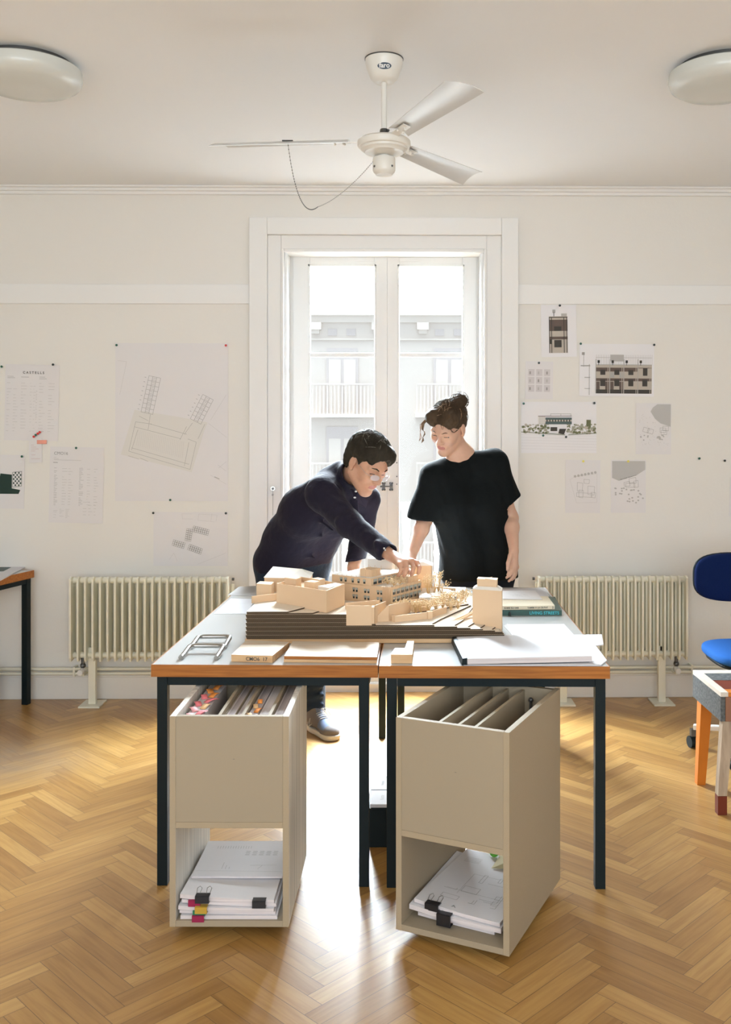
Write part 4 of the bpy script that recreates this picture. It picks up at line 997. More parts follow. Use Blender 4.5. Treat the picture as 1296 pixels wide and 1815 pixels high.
# two bent steel handles
def u_handle(px, py, wd, dp, rz, label, lean):
    p = on(px, py); r = 0.0085
    t = MB(); pts = []
    R_c = 0.022
    pts = [(0, 0, r), (0, dp-R_c, r+lean*(dp-R_c))]+[(R_c-R_c*cos(a), dp-R_c+R_c*sin(a), r+lean*dp) for a in (0.4, 0.8, 1.2)]+[(R_c, dp, r+lean*dp), (wd-R_c, dp, r+lean*dp)]+[(wd-R_c+R_c*sin(a), dp-R_c+R_c*cos(a), r+lean*dp) for a in (0.4, 0.8, 1.2)]+[(wd, dp-R_c, r+lean*(dp-R_c)), (wd, 0, r)]
    o = t.tube(pts, r, 14).build('cabinet_handle', M_chrome); o.location = p; o.rotation_euler = (0, 0, rz); return tag(o, label, 'handle', 'steel handles on the left table')
u_handle(321, 1170, 0.120, 0.125, radians(-2), 'nearer of two bent steel handles on the left table', 0.10)
u_handle(339, 1151, 0.118, 0.125, radians(0), 'farther of two bent steel handles on the left table', 0.08)

def wood_block(pts, h, name, label, m=M_ply, mt=None, cat='wood block', extra=None):
    P = [on(*p) for p in pts]; c_ = P[0]
    b = MB().prism([(p.x-c_.x, p.y-c_.y) for p in P], 0, h)
    if mt:
        for i, f in enumerate(b.f):
            if all(abs(b.v[k][2]-h) < 1e-6 for k in f): b.m[i] = 1
    o = b.build(name, [m, mt or m], None, 0.0008); o.location = (c_.x, c_.y, TT)
    return tag(o, label, cat), c_, P
o, c_, P = wood_block([(410, 1173), (483, 1175), (513, 1150), (437, 1146)], 0.024, 'pine_block', 'pine block with handwritten CMO6 17 on its front edge', M_ply, M_plyt)
tv, tf = text_mesh('CMO6  17', 0.017, 0.0002)
d = (P[1]-P[0]).normalized(); b = MB(); off = d*0.050
b.add([(off+d*v[0]+Vector((0, -0.0006, 0.006+v[1]))+Vector((d.y, -d.x, 0))*0.0006)[:] for v in tv], tf)
b.build('handwriting', M_inkd, o)['label'] = 'black handwritten CMO6 17'
o, c_, P = wood_block([(503, 1174), (668, 1176), (672, 1149), (518, 1147)], 0.010, 'pine_board', 'thin pine board, lower of two stacked in the middle of the table', M_ply, M_plyt, 'board')
o['group'] = 'stacked pine boards'
o2 = MB().prism([(p.x-c_.x+0.001, p.y-c_.y+0.001) for p in P], 0, 0.0105).build('pine_board', [M_edge, M_plyt], None, 0.0006)
for f in o2.data.polygons:
    if f.normal.z > 0.9: f.material_index = 1
o2.location = (c_.x, c_.y, TT+0.0105); tag(o2, 'thin pine board with orange edge, upper of two stacked in the middle of the table', 'board', 'stacked pine boards')
# L-shaped offcut
P = [on(*p) for p in [(693, 1176), (731, 1176), (734, 1151), (722, 1151), (718, 1164), (700, 1164)]]
c_ = P[0]; o = MB().prism([(p.x-c_.x, p.y-c_.y) for p in P], 0, 0.030).build('wood_offcut', [M_ply, M_plyt], None, 0.0008); o.location = (c_.x, c_.y, TT)
for f in o.data.polygons:
    if f.normal.z > 0.9: f.material_index = 1
tag(o, 'L-shaped pine offcut at the seam of the two tables', 'wood block')

# drawing pad and sheets under it
poly_sheet('drawing_sheet', [(822, 1180), (1066, 1180), (1076, 1172), (1056, 1146), (1070, 1144), (1067, 1126), (900, 1128)], 'white sheets spreading out from under the big drawing pad', t=0.004, lines=[(1040, 1140, 1060, 1141, 0.0006)])
P = [on(822, 1182), on(1050, 1177), on(1001, 1134.5), on(802, 1141.5)]; c_ = P[0]
pad = thing('drawing_pad', (c_.x, c_.y, TT+0.0046), 'large white drawing pad with black spine on the right table', 'drawing pad')
pp = [(p.x-c_.x, p.y-c_.y) for p in P]
MB().prism([(pp[0][0]+0.006, pp[0][1]+0.008), (pp[1][0]-0.01, pp[1][1]+0.006), (pp[2][0], pp[2][1]), (pp[3][0]+0.01, pp[3][1])], 0, 0.002).build('back_cover', M_black, pad)
b = MB().prism([(pp[0][0]+0.012, pp[0][1]), pp[1], pp[2], (pp[3][0]+0.014, pp[3][1])], 0.0022, 0.022).build('pages', [M_paper, M_pedge], pad, 0.003)
for f in b.data.polygons:
    if abs(f.normal.z) < 0.5: f.material_index = 1
MB().hull8([(pp[0][0]-0.006, pp[0][1]+0.006, 0), (pp[0][0]+0.012, pp[0][1]+0.004, 0), (pp[3][0]+0.014, pp[3][1], 0), (pp[3][0]-0.004, pp[3][1], 0)],
           [(pp[0][0]-0.003, pp[0][1]+0.006, 0.021), (pp[0][0]+0.012, pp[0][1]+0.004, 0.024), (pp[3][0]+0.014, pp[3][1], 0.024), (pp[3][0]-0.001, pp[3][1], 0.021)]).build('spine', M_black, pad, 0.001)
poly_sheet('drawing_sheet', [(908, 1128), (1006, 1126), (1020, 1129), (1000, 1107), (899, 1108)], 'printed sheet between the drawing pad and the books', t=0.003, lines=[(905+8*i, 1111+i, 960+4*i, 1111+i, 0.0008) for i in range(6)])
poly_sheet('drawing_sheet', [(893, 1110), (912, 1132), (925, 1132), (900, 1106)], 'dark-edged sheet by the right end of the model', t=0.002, m=M_inkm)

# two books
def book(pts, z0, t_, mc, name, label, spine_txt=None, txt_m=None, txt2=None):
    P = [at(x, y, Z=z0) for x, y in pts]; c_ = P[0]; o = thing(name, (c_.x, c_.y, z0), label, 'book', 'books on the right table')
    q = [(p.x-c_.x, p.y-c_.y) for p in P]
    MB().prism(q, 0, 0.0015).prism(q, t_-0.0015, t_).prism([q[0], q[1], (q[1][0], q[1][1]+0.002), (q[0][0], q[0][1]+0.002)], 0.0015, t_-0.0015).build('cover', mc, o)
    MB().prism([(q[0][0]+0.003, q[0][1]+0.003), (q[1][0]-0.003, q[1][1]+0.003), (q[2][0]-0.003, q[2][1]-0.003), (q[3][0]+0.003, q[3][1]-0.003)], 0.0016, t_-0.0016).build('pages', M_pedge, o)
    for tx, fx0, size, tm in (spine_txt or []):
        tv, tf = text_mesh(tx, size, 0.0003); A = Vector((q[0][0], q[0][1], 0)); B = Vector((q[1][0], q[1][1], 0)); d = (B-A).normalized(); n_ = Vector((d.y, -d.x, 0))
        MB().add([(A+d*((B-A).length*fx0+v[0])+n_*0.0006+Vector((0, 0, t_*0.5-size*0.34+v[1])))[:] for v in tv], tf).build('title', tm, o)
    return o
M_bkg = mat('dark_green_cover', (0.012, 0.07, 0.055), 0.4); M_bkc = mat('cream_cover', (0.74, 0.66, 0.50), 0.5); M_teal = mat('teal_lettering', (0.03, 0.42, 0.50), 0.5)
book([(870, 1091), (996, 1091), (984, 1066), (872, 1066)], TT, 0.022, M_bkg, 'book', 'dark green LIVING STREETS book under the cream book', [('LIVING STREETS', 0.545, 0.0175, M_teal)])
book([(890, 1081), (983.5, 1080), (971, 1063), (888, 1064)], TT+0.0225, 0.016, M_bkc, 'book', 'cream book lying on the dark green book', [('SOBRE ELS DIES', 0.04, 0.009, M_inkd), ('TAMIBE O LA CIUTAT', 0.48, 0.009, M_inkd), ('2', 0.95, 0.012, M_inkd)])
poly_sheet('drawing_sheet', [(886, 1062), (962, 1063), (949, 1047), (884, 1047)], 'sheet with a pencil sketch lying on the cream book', t=0.001, z=TT+0.0392, m=M_paperw, lines=[(900+4*i, 1053+(i % 3)*2, 918+3*i, 1055+(i % 2)*3, 0.0015) for i in range(8)])
poly_sheet('drawing_sheet', [(884, 1060), (975, 1060), (966, 1042), (880, 1044)], 'bright white sheet at the far right corner of the table', t=0.001)
poly_sheet('drawing_sheet', [(760, 1062), (828, 1062), (826, 1041), (764, 1041)], 'white drawing sheet behind the model in front of the woman', t=0.0012, lines=[(770, 1050, 824, 1052, 0.001), (800, 1042, 803, 1060, 0.001)])
o = MB().tube([(0, 0, 0), (0, 0, 0.003), (0, 0, 0.009)], [0.006, 0.006, 0.003], 12).ball((0, 0, 0.011), 0.0055).build('push_pin', M_pink_); o.location = on(904, 1092); tag(o, 'single black push pin lying in front of the green book', 'push pin', 'loose push pin')

# ---------------------------------------------------------------- the architectural model
md = thing('architectural_model', (0, 0, 0), 'large cardboard architectural model of a building on a stepped corrugated site, across both tables', 'architectural model')
BZ = 0.7415+0.015
MB().box(-0.545, 0.402, 3.497, 4.36, 0.7415, BZ).build('base_board', M_ply, md, 0.001)
fr = {k: v for k, v in zip(range(20), [0.400]*3+[0.398, 0.394, 0.366, 0.322, 0.277, 0.228, 0.145, -0.07]+[-0.172]*9)}
LT = 0.005
for k in range(20):
    xr = fr[k]; xl = -0.540; z0 = BZ+k*LT
    j = 0.0015*((k*7) % 3)
    if k <= 2: pts = [(xl-j, 3.502-j), (xr, 3.502-j), (xr, 4.34), (xl-j, 4.34)]
    elif k <= 10:
        q = (10-k)/7
        pts = [(xl-j, 3.502-j), (xr, 3.502-j), (xr-0.01, 3.52), (min(0.398, xr+0.03), 3.62), (min(0.39, 0.30+0.07*q), 3.9), (0.26+0.12*q, 4.33), (xl-j, 4.33)]
    else:
        q = (k-11)/8
        pts = [(xl-j, 3.502-j), (xr-j, 3.502-j), (-0.180, 3.60), (-0.195-0.01*q, 3.74), (-0.27-0.01*q, 3.90), (-0.31-0.02*q, 4.12), (-0.31-0.03*q, 4.30), (-0.535, 4.30-0.1*q)]
    if k >= 18: pts = [(xl, 3.503), (-0.40+0.01*(k-18), 3.503), (-0.34, 3.58), (-0.30, 3.75), (-0.35, 4.2), (-0.52, 4.2)] if k == 19 else [(xl, 3.503), (-0.30, 3.503), (-0.25, 3.60), (-0.22, 3.76), (-0.33, 4.2), (-0.53, 4.2)]
    b = MB().prism(pts, 0, LT)
    o = b.build('contour_layer', [M_corr, M_cardtop], md)
    for f in o.data.polygons:
        if f.normal.z > 0.9: f.material_index = 1
    o.location = (0, 0, z0)
    # object coordinates restart per layer, so the flutes stay within each sheet
ZT = BZ+20*LT      # top of the plateau .8565
def blockp(name, pts, z0, z1, m=M_card, parent=md, lab=None, bevel=0):
    o = MB().prism(pts, z0, z1).build(name, [m, M_cardw], parent, bevel)
    if lab: o['label'] = lab
    return o
def hollow(name, pts, z0, z1, zr, m=M_card, parent=md, th=0.003, lab=None):
    """walled block whose roof sits lower than the parapet"""
    c_ = (sum(p[0] for p in pts)/len(pts), sum(p[1] for p in pts)/len(pts))
    ins = [(c_[0]+(p[0]-c_[0])*(1-th*16), c_[1]+(p[1]-c_[1])*(1-th*16)) for p in pts]
    b = MB().prism(pts, z0, zr); n = len(pts)
    if sum(pts[i][0]*pts[(i+1) % n][1]-pts[(i+1) % n][0]*pts[i][1] for i in range(n)) < 0: pts = pts[::-1]; ins = ins[::-1]
    for i in range(n):
        j = (i+1) % n
        b.hull8([(*pts[i], zr), (*pts[j], zr), (*ins[j], zr), (*ins[i], zr)], [(*pts[i], z1), (*pts[j], z1), (*ins[j], z1), (*ins[i], z1)])
    o = b.build(name, m, parent)
    if lab: o['label'] = lab
    return o
C1, Lc, Rc = (-0.250, 3.515), (-0.454, 3.69), (-0.192, 3.675); Bc = (Lc[0]+0.075, Lc[1]+0.17)
lb = hollow('long_block', [Lc, C1, Rc, Bc], ZT-0.008, ZT+0.0735, ZT+0.055, lab='long windowless cream block at the front left')
blockp('roof_box', [(-0.425, 3.70), (-0.378, 3.665), (-0.36, 3.70), (-0.405, 3.73)], ZT+0.055, ZT+0.094, parent=lb)
blockp('roof_box', [(-0.345, 3.655), (-0.305, 3.63), (-0.285, 3.665), (-0.32, 3.69)], ZT+0.055, ZT+0.086, parent=lb)
blockp('roof_box', [(-0.325, 3.72), (-0.29, 3.68), (-0.27, 3.71), (-0.30, 3.745)], ZT+0.055, ZT+0.088, parent=lb)
blockp('roof_box', [(-0.290, 3.625), (-0.245, 3.58), (-0.200, 3.66), (-0.23, 3.70)], ZT+0.055, ZT+0.0735, M_cardw, lb)
# hipped house at the back left
hh = MB(); hx0, hx1, hy0, hy1 = -0.535, -0.350, 3.94, 4.08; z1 = ZT+0.058
hh.hull8([(hx0, hy0, ZT-0.02), (hx1, hy0-0.02, ZT-0.02), (hx1, hy1, ZT-0.02), (hx0, hy1, ZT-0.02)], [(hx0, hy0, z1), (hx1, hy0-0.02, z1), (hx1, hy1, z1), (hx0, hy1, z1)])
ho = hh.build('hipped_house', M_card, md)
rv = [(hx0-0.003, hy0-0.003, z1), (-0.447, hy0-0.014, z1-0.001), (hx1+0.005, hy0-0.023, z1), (hx1+0.005, hy1, z1), (hx0, hy1, z1), (-0.51, 4.02, z1+0.034), (-0.39, 4.03, z1+0.022)]
MB().add(rv, [[0, 1, 5], [1, 6, 5], [1, 2, 6], [2, 3, 6], [3, 4, 5, 6], [4, 0, 5]]).build('roof', M_cardw, ho)
blockp('small_block', [(-0.556, 3.86), (-0.493, 3.83), (-0.49, 3.90), (-0.55, 3.92)], ZT-0.01, ZT+0.046, lab='small cream block at the far left')
MB().bar((-0.548, 3.68, ZT+0.012), (-0.455, 3.745, ZT+0.012), 0.004, 0.028).build('garden_wall', M_card, md)
# front slab wall and zigzag walls
MB().box(-0.177, -0.084, 3.497, 3.501, 0.806, 0.879).box(-0.084, -0.075, 3.501, 3.54, 0.806, 0.872).build('retaining_wall', M_card, md, 0.0004)['label'] = 'tall cream retaining wall at the front'
def wall2(a, b, z0, z1, z0b=None, z1b=None, t_=0.004, name='garden_wall', m=M_card):
    a, b = Vector((*a, 0)), Vector((*b, 0)); d = (b-a).normalized(); n_ = Vector((-d.y, d.x, 0))*t_/2
    z0b = z0 if z0b is None else z0b; z1b = z1 if z1b is None else z1b
    def P(p, z): return (p.x, p.y, z)
    return MB().hull8([P(a-n_, z0), P(b-n_, z0b), P(b+n_, z0b), P(a+n_, z0)], [P(a-n_, z1), P(b-n_, z1b), P(b+n_, z1b), P(a+n_, z1)]).build(name, m, md)
wall2((-0.185, 3.60), (-0.06, 3.66), ZT-0.045, ZT+0.014)
wall2((-0.075, 3.53), (-0.035, 3.66), 0.806, 0.872, 0.806, 0.866)
wall2((-0.070, 3.560), (-0.024, 3.575), 0.806, 0.826, 0.806, 0.866)
wall2((-0.024, 3.575), (0.035, 3.66), 0.806, 0.866, 0.806, 0.862)
wall2((0.035, 3.66), (0.06, 3.72), 0.806, 0.862, 0.806, 0.85)
wall2((-0.01, 3.565), (0.00, 3.555), 0.806, 0.832); wall2((0.0, 3.555), (0.125, 3.62), 0.806, 0.830, 0.806, 0.832, 0.006); wall2((0.125, 3.62), (0.20, 3.74), 0.806, 0.832, 0.806, 0.828, 0.006)
blockp('small_block', [(0.125, 3.61), (0.143, 3.62), (0.14, 3.64), (0.12, 3.63)], 0.806, 0.834)
MB().bar((0.19, 3.57, 0.795), (0.30, 3.72, 0.81), 0.004, 0.008).bar((0.21, 3.575, 0.795), (0.31, 3.72, 0.81), 0.004, 0.008).build('ramp_wall', M_card, md)
# terraces and pergola among the plants
for i in range(6):
    MB().bar((0.10+0.012*i, 3.70+0.03*i, 0.835+0.003*i), (0.19+0.010*i, 3.76+0.035*i, 0.835+0.003*i), 0.012, 0.003).build('terrace_step', M_card, md)
for i in range(5): MB().box(0.24+0.012*i, 0.262+0.012*i, 3.98+0.05*i, 4.02+0.05*i, 0.806, 0.812).build('contour_step', M_corr, md)
hollow('pavilion', [(0.075, 3.72), (0.13, 3.75), (0.115, 3.80), (0.06, 3.77)], 0.812, 0.852, 0.846)
MB().box(0.10, 0.24, 3.92, 4.15, 0.812, 0.835).box(0.11, 0.23, 3.90, 4.14, 0.835, 0.838).build('terrace', M_cardw, md)
wall2((0.10, 4.17), (0.26, 4.10), 0.83, 0.842)
# main building
A_ = Vector((-0.82, 0.572, 0)); B_ = Vector((0.555, 0.832, 0)); O_ = Vector((-0.018, 3.86, 0))
def ab(a, b): p = O_+A_*a+B_*b; return (p.x, p.y)
mbld = hollow('main_building', [ab(0, 0), ab(0.30, 0), ab(0.30, 0.24), ab(0, 0.24)], 0.806, 0.8845, 0.881, lab='three-storey cream building with rows of dark windows')
MB().prism([ab(0.095, 0.0), ab(0.30, 0), ab(0.30, 0.26), ab(0.095, 0.26)], 0.881, 0.913).build('upper_storey', M_card, mbld)
MB().prism([ab(0.0975, 0.003), ab(0.297, 0.003), ab(0.297, 0.257), ab(0.0975, 0.257)], 0.913, 0.9135).prism([ab(0.004, 0.004), ab(0.093, 0.004), ab(0.093, 0.236), ab(0.004, 0.236)], 0.881, 0.8815).build('roof_deck', M_cardw, mbld)
M_wd = mat('model_window_dark', (0.03, 0.04, 0.04), 0.3); M_wg = mat('model_blind_grey', (0.38, 0.39, 0.36), 0.7)
def mwin(a0, a1, z0, z1, side):
    if side == 'A': q = [(a0, -0.0008), (a1, -0.0008), (a1, 0.0015), (a0, 0.0015)]; pts = [ab(*p) for p in q]; pb = [ab(a0-0.0015, -0.003), ab(a1+0.001, -0.003), ab(a1+0.001, -0.001), ab(a0-0.0015, -0.001)]
    else: pts = [ab(-0.0008 if side == 'B' else 0.0942, a0), ab(-0.0008 if side == 'B' else 0.0942, a1), ab(0.0015 if side == 'B' else 0.096, a1), ab(0.0015 if side == 'B' else 0.096, a0)]; o_ = -0.003 if side == 'B' else 0.092; pb = [ab(o_, a0), ab(o_, a1), ab(o_+0.002, a1), ab(o_+0.002, a0)]
    b = MB().prism(pts, z0, z1); b.prism(pb, z0+(z1-z0)*0.5, z1, 1)
    b.build('window', [M_wd, M_wg], mbld)
for z0 in (0.824, 0.852):
    for a0 in (0.040, 0.056, 0.105, 0.121, 0.165, 0.18): mwin(a0, a0+0.009, z0, z0+0.017, 'A')
for a0 in (0.125, 0.155, 0.185, 0.222, 0.245): mwin(a0, a0+0.010, 0.889, 0.906, 'A')
for z0 in (0.823, 0.853):
    for i in range(7): mwin(0.018+i*0.031, 0.018+i*0.031+0.022, z0, z0+0.021, 'B')
for i in range(7): mwin(0.015+i*0.034, 0.015+i*0.034+0.024, 0.887, 0.908, 'C')
ln = MB()
for z in (0.849, 0.8805):
    ln.prism([ab(-0.0012, -0.0012), ab(0.30, -0.0012), ab(0.30, 0), ab(0, 0), ab(0, 0.24), ab(-0.0012, 0.24)], z, z+0.0015)
ln.build('string_course', M_card, mbld)
for i in range(9):
    p = ab(0.0-0.002, 0.003+i*0.029); MB().tube([(p[0], p[1], 0.81), (p[0], p[1], 0.90)], 0.0009, 5).build('balcony_post', M_card, mbld)
for i in range(6):
    p = ab(0.002+i*0.007, -0.003); MB().tube([(p[0], p[1], 0.806), (p[0], p[1], 0.89)], 0.0011, 5).build('corner_rod', M_card, mbld)
p1 = ab(-0.002, 0.0); p2 = ab(-0.002, 0.236)
MB().tube([(p1[0], p1[1], 0.898), (p2[0], p2[1], 0.898)], 0.0008, 5).build('railing', M_card, mbld)
for (a0, a1, b0, b1, z0, z1) in ((0.115, 0.175, 0.03, 0.095, 0.9135, 0.943), (0.012, 0.055, 0.15, 0.225, 0.8815, 0.908)):
    o = blockp('roof_box', [ab(a0, b0), ab(a1, b0), ab(a1, b1), ab(a0, b1)], z0, z1, M_card, mbld)
    q = MB()
    for a in (a0-0.002, (a0+a1)/2, a1+0.002):
        for b in (b0-0.002, (b0+b1)/2, b1+0.002): pp_ = ab(a, b); q.tube([(pp_[0], pp_[1], z0), (pp_[0], pp_[1], z1+0.010)], 0.0009, 5)
    q.build('rods', M_card, mbld)
par = MB()
for i in range(9): pp_ = ab(0.10+i*0.0245, 0.001); par.tube([(pp_[0], pp_[1], 0.91), (pp_[0], pp_[1], 0.918)], 0.0009, 5)
par.build('parapet_pegs', M_card, mbld)
# back white house, pale block, tower
bh = MB().hull8([(0.078, 4.14, 0.757), (0.158, 4.14, 0.757), (0.165, 4.22, 0.757), (0.085, 4.22, 0.757)], [(0.078, 4.14, 0.935), (0.158, 4.14, 0.935), (0.165, 4.22, 0.935), (0.085, 4.22, 0.935)]).build('tall_house', M_card, md)
bh['label'] = 'tall narrow house with pale gabled roof'
MB().add([(0.074, 4.135, 0.934), (0.118, 4.135, 0.952), (0.164, 4.135, 0.934), (0.17, 4.225, 0.934), (0.125, 4.225, 0.952), (0.08, 4.225, 0.934)], [[0, 1, 4, 5], [1, 2, 3, 4], [0, 2, 1], [3, 5, 4], [0, 5, 3, 2]]).build('roof', M_cardw, bh)
blockp('pale_block', [(-0.12, 4.22), (-0.01, 4.20), (0.0, 4.27), (-0.11, 4.29)], 0.83, 0.955, M_cardw)
tw = MB().prism([(0.292, 3.60), (0.397, 3.556), (0.408, 3.63), (0.303, 3.67)], 0.772, 0.921).build('tower', M_card, md); tw['label'] = 'plain cream tower with a smaller cap at the right end'
MB().hull8([(0.292, 3.60, 0.921), (0.397, 3.556, 0.921), (0.408, 3.63, 0.921), (0.303, 3.67, 0.921)], [(0.308, 3.605, 0.931), (0.383, 3.575, 0.931), (0.392, 3.63, 0.931), (0.318, 3.66, 0.931)]).build('tower_shoulder', M_cardw, tw)
MB().prism([(0.310, 3.61), (0.381, 3.582), (0.390, 3.63), (0.320, 3.655)], 0.931, 0.957).prism([(0.309, 3.609), (0.382, 3.581), (0.391, 3.631), (0.319, 3.657)], 0.957, 0.9585, 0).bar((0.34, 3.61, 0.959), (0.365, 3.60, 0.966), 0.012, 0.001).build('tower_cap', [M_card], tw)
# dried-flower trees
M_dry = mat('dried_twig', (0.62, 0.42, 0.20), 0.8); M_dryf = mat('dried_blossom', (0.78, 0.62, 0.40), 0.85)
random.seed(11)
def shrub(x, y, z, h, r, n=16):
    m = MB()
    for i in range(n):
        a = random.uniform(0, 2*pi); q = r*sqrt(random.random()); t_ = h*random.uniform(0.65, 1.0)
        P = [(x+0.3*q*cos(a)*0.2, y+0.3*q*sin(a)*0.2, z), (x+q*0.4*cos(a), y+q*0.4*sin(a), z+t_*0.5), (x+q*cos(a), y+q*sin(a), z+t_)]
        m.tube(P, [0.0008, 0.0007, 0.0005], 4, 0, False)
        for _ in range(5): m.ball((P[2][0]+random.gauss(0, 0.005), P[2][1]+random.gauss(0, 0.005), P[2][2]+random.gauss(0, 0.005)), random.uniform(0.0012, 0.0026), 1, 4)
    return m.build('model_tree', [M_dry, M_dryf], md)
for x, y, z, h, r in [(0.165, 4.02, 0.83, 0.085, 0.035), (0.185, 4.05, 0.83, 0.095, 0.03), (0.14, 4.0, 0.83, 0.08, 0.03), (0.20, 4.0, 0.81, 0.08, 0.03),
                      (0.02, 3.69, 0.812, 0.05, 0.022), (0.05, 3.71, 0.812, 0.05, 0.022), (0.08, 3.70, 0.812, 0.045, 0.022), (0.10, 3.69, 0.812, 0.05, 0.022), (0.13, 3.70, 0.812, 0.05, 0.022),
                      (0.16, 3.74, 0.812, 0.05, 0.025), (0.19, 3.79, 0.812, 0.055, 0.028), (0.21, 3.85, 0.81, 0.06, 0.03), (0.24, 3.88, 0.81, 0.05, 0.03), (0.25, 3.80, 0.81, 0.04, 0.025), (0.22, 3.76, 0.81, 0.04, 0.022),
                      (0.27, 3.95, 0.80, 0.06, 0.03), (0.29, 4.0, 0.80, 0.05, 0.03), (-0.005, 3.90, 0.885, 0.022, 0.02), (0.02, 3.95, 0.885, 0.02, 0.02), (-0.03, 3.95, 0.885, 0.02, 0.02), (0.05, 4.02, 0.885, 0.02, 0.025), (-0.05, 4.0, 0.885, 0.02, 0.02), (0.0, 4.03, 0.885, 0.02, 0.02)]:
    shrub(x, y, z, h, r)
# ---------------------------------------------------------------- people: bodies grown as one smooth surface from a distance field
from mathutils import noise as mnoise
class Field:
    def __init__(s, lo, hi, h):
        s.lo = np.array(lo, float); s.h = h
        s.n = np.ceil((np.array(hi)-s.lo)/h).astype(int)+1
        s.d = np.full(s.n, 0.09, np.float32)
        s.ax = [(s.lo[i]+h*np.arange(s.n[i])).astype(np.float32) for i in range(3)]
    def region(s, lo, hi, pad):
        a = np.clip(np.floor((np.array(lo)-pad-s.lo)/s.h).astype(int), 0, s.n-1)
        b = np.clip(np.ceil((np.array(hi)+pad-s.lo)/s.h).astype(int)+1, 1, s.n)
        if (b <= a).any(): return None
        sl = tuple(slice(a[i], b[i]) for i in range(3))
        return sl, s.ax[0][sl[0]][:, None, None], s.ax[1][sl[1]][None, :, None], s.ax[2][sl[2]][None, None, :]
    def _mix(s, sl, q, k, sub):
        f = s.d[sl]
        if sub: f = -f
        hh = np.maximum(k-np.abs(f-q), 0)/k
        r = np.minimum(f, q)-hh*hh*k*0.25
        s.d[sl] = -r if sub else r
    def cone(s, a, b, r1, r2, k=0.02, sub=False):
        a = np.array(a, float); b = np.array(b, float); m = max(r1, r2)
        R = s.region(np.minimum(a, b)-m, np.maximum(a, b)+m, 0.03+k)
        if R is None: return s
        sl, X, Y, Z = R; ab = b-a; L = float(ab@ab) or 1e-9
        t = np.clip(((X-a[0])*ab[0]+(Y-a[1])*ab[1]+(Z-a[2])*ab[2])/L, 0, 1)
        q = np.sqrt((X-a[0]-t*ab[0])**2+(Y-a[1]-t*ab[1])**2+(Z-a[2]-t*ab[2])**2)-(r1+(r2-r1)*t)
        s._mix(sl, q.astype(np.float32), k, sub); return s
    def ell(s, c, r, M=None, k=0.02, sub=False):
        c = np.array(c, float); r = np.array(r, float); m = r.max()
        R = s.region(c-m, c+m, 0.03+k)
        if R is None: return s
        sl, X, Y, Z = R; X = X-c[0]; Y = Y-c[1]; Z = Z-c[2]
        if M is not None:
            M = np.array(M)   # rows = local axes in world
            U, V, W = [M[i][0]*X+M[i][1]*Y+M[i][2]*Z for i in range(3)]
        else: U, V, W = X, Y, Z
        p = np.sqrt((U/r[0])**2+(V/r[1])**2+(W/r[2])**2); g = np.sqrt((U/r[0]**2)**2+(V/r[1]**2)**2+(W/r[2]**2)**2)+1e-9
        q = p*(p-1)/g
        s._mix(sl, q.astype(np.float32), k, sub); return s
    def cut(s, p, n, k=0.003):
        """remove everything on the side the normal points to"""
        p = np.array(p, float); n = np.array(n, float); n /= np.linalg.norm(n)
        X, Y, Z = s.ax[0][:, None, None], s.ax[1][None, :, None], s.ax[2][None, None, :]
        q = ((X-p[0])*n[0]+(Y-p[1])*n[1]+(Z-p[2])*n[2]).astype(np.float32)
        s.d = np.maximum(s.d, q); return s
    def cut_local(s, p, n, rad):
        p = np.array(p, float); n = np.array(n, float); n /= np.linalg.norm(n)
        R = s.region(p-rad, p+rad, 0); sl, X, Y, Z = R
        q = ((X-p[0])*n[0]+(Y-p[1])*n[1]+(Z-p[2])*n[2])
        near = ((X-p[0])**2+(Y-p[1])**2+(Z-p[2])**2) < rad*rad
        s.d[sl] = np.where(near, np.maximum(s.d[sl], q), s.d[sl]).astype(np.float32); return s
    def mesh(s, name, mats, parent, assign=None, wob=None):
        d = s.d; ins = d < 0; h = s.h
        c = np.zeros(tuple(s.n-1), np.uint8)
        for i in (0, 1):
            for j in (0, 1):
                for k in (0, 1): c += ins[i:s.n[0]-1+i, j:s.n[1]-1+j, k:s.n[2]-1+k]
        I = np.argwhere((c > 0) & (c < 8)); idx = np.full(c.shape, -1, np.int32); idx[tuple(I.T)] = np.arange(len(I))
        acc = np.zeros((len(I), 3)); cnt = np.zeros(len(I))
        for ax in range(3):
            o1, o2 = [q for q in range(3) if q != ax]
            for a in (0, 1):
                for b in (0, 1):
                    e = np.zeros(3, int); e[o1] = a; e[o2] = b; f = e.copy(); f[ax] = 1
                    d0 = d[tuple((I+e).T)]; d1 = d[tuple((I+f).T)]; m = (d0 < 0) != (d1 < 0)
                    t = np.where(m, d0/(d0-d1+1e-12), 0)
                    P = np.tile(e.astype(float), (len(I), 1)); P[:, ax] = t
                    acc += P*m[:, None]; cnt += m
        V = s.lo+(I+acc/np.maximum(cnt, 1)[:, None])*h
        Q = []
        for ax in range(3):
            o1, o2 = [q for q in range(3) if q != ax]
            s0 = [slice(None)]*3; s1 = [slice(None)]*3; s0[ax] = slice(0, -1); s1[ax] = slice(1, None)
            A, B = ins[tuple(s0)], ins[tuple(s1)]
            E = np.argwhere(A != B)
            E = E[(E[:, o1] > 0) & (E[:, o2] > 0) & (E[:, o1] < c.shape[o1]) & (E[:, o2] < c.shape[o2])]
            fl = A[tuple(E.T)]
            def ci(a, b):
                W_ = E.copy(); W_[:, o1] -= a; W_[:, o2] -= b; return idx[tuple(W_.T)]
            q = np.stack([ci(1, 1), ci(0, 1), ci(0, 0), ci(1, 0)], 1)
            flip = fl if ax != 1 else ~fl
            q[~flip] = q[~flip][:, ::-1]
            Q.append(q)
        Q = np.concatenate(Q)
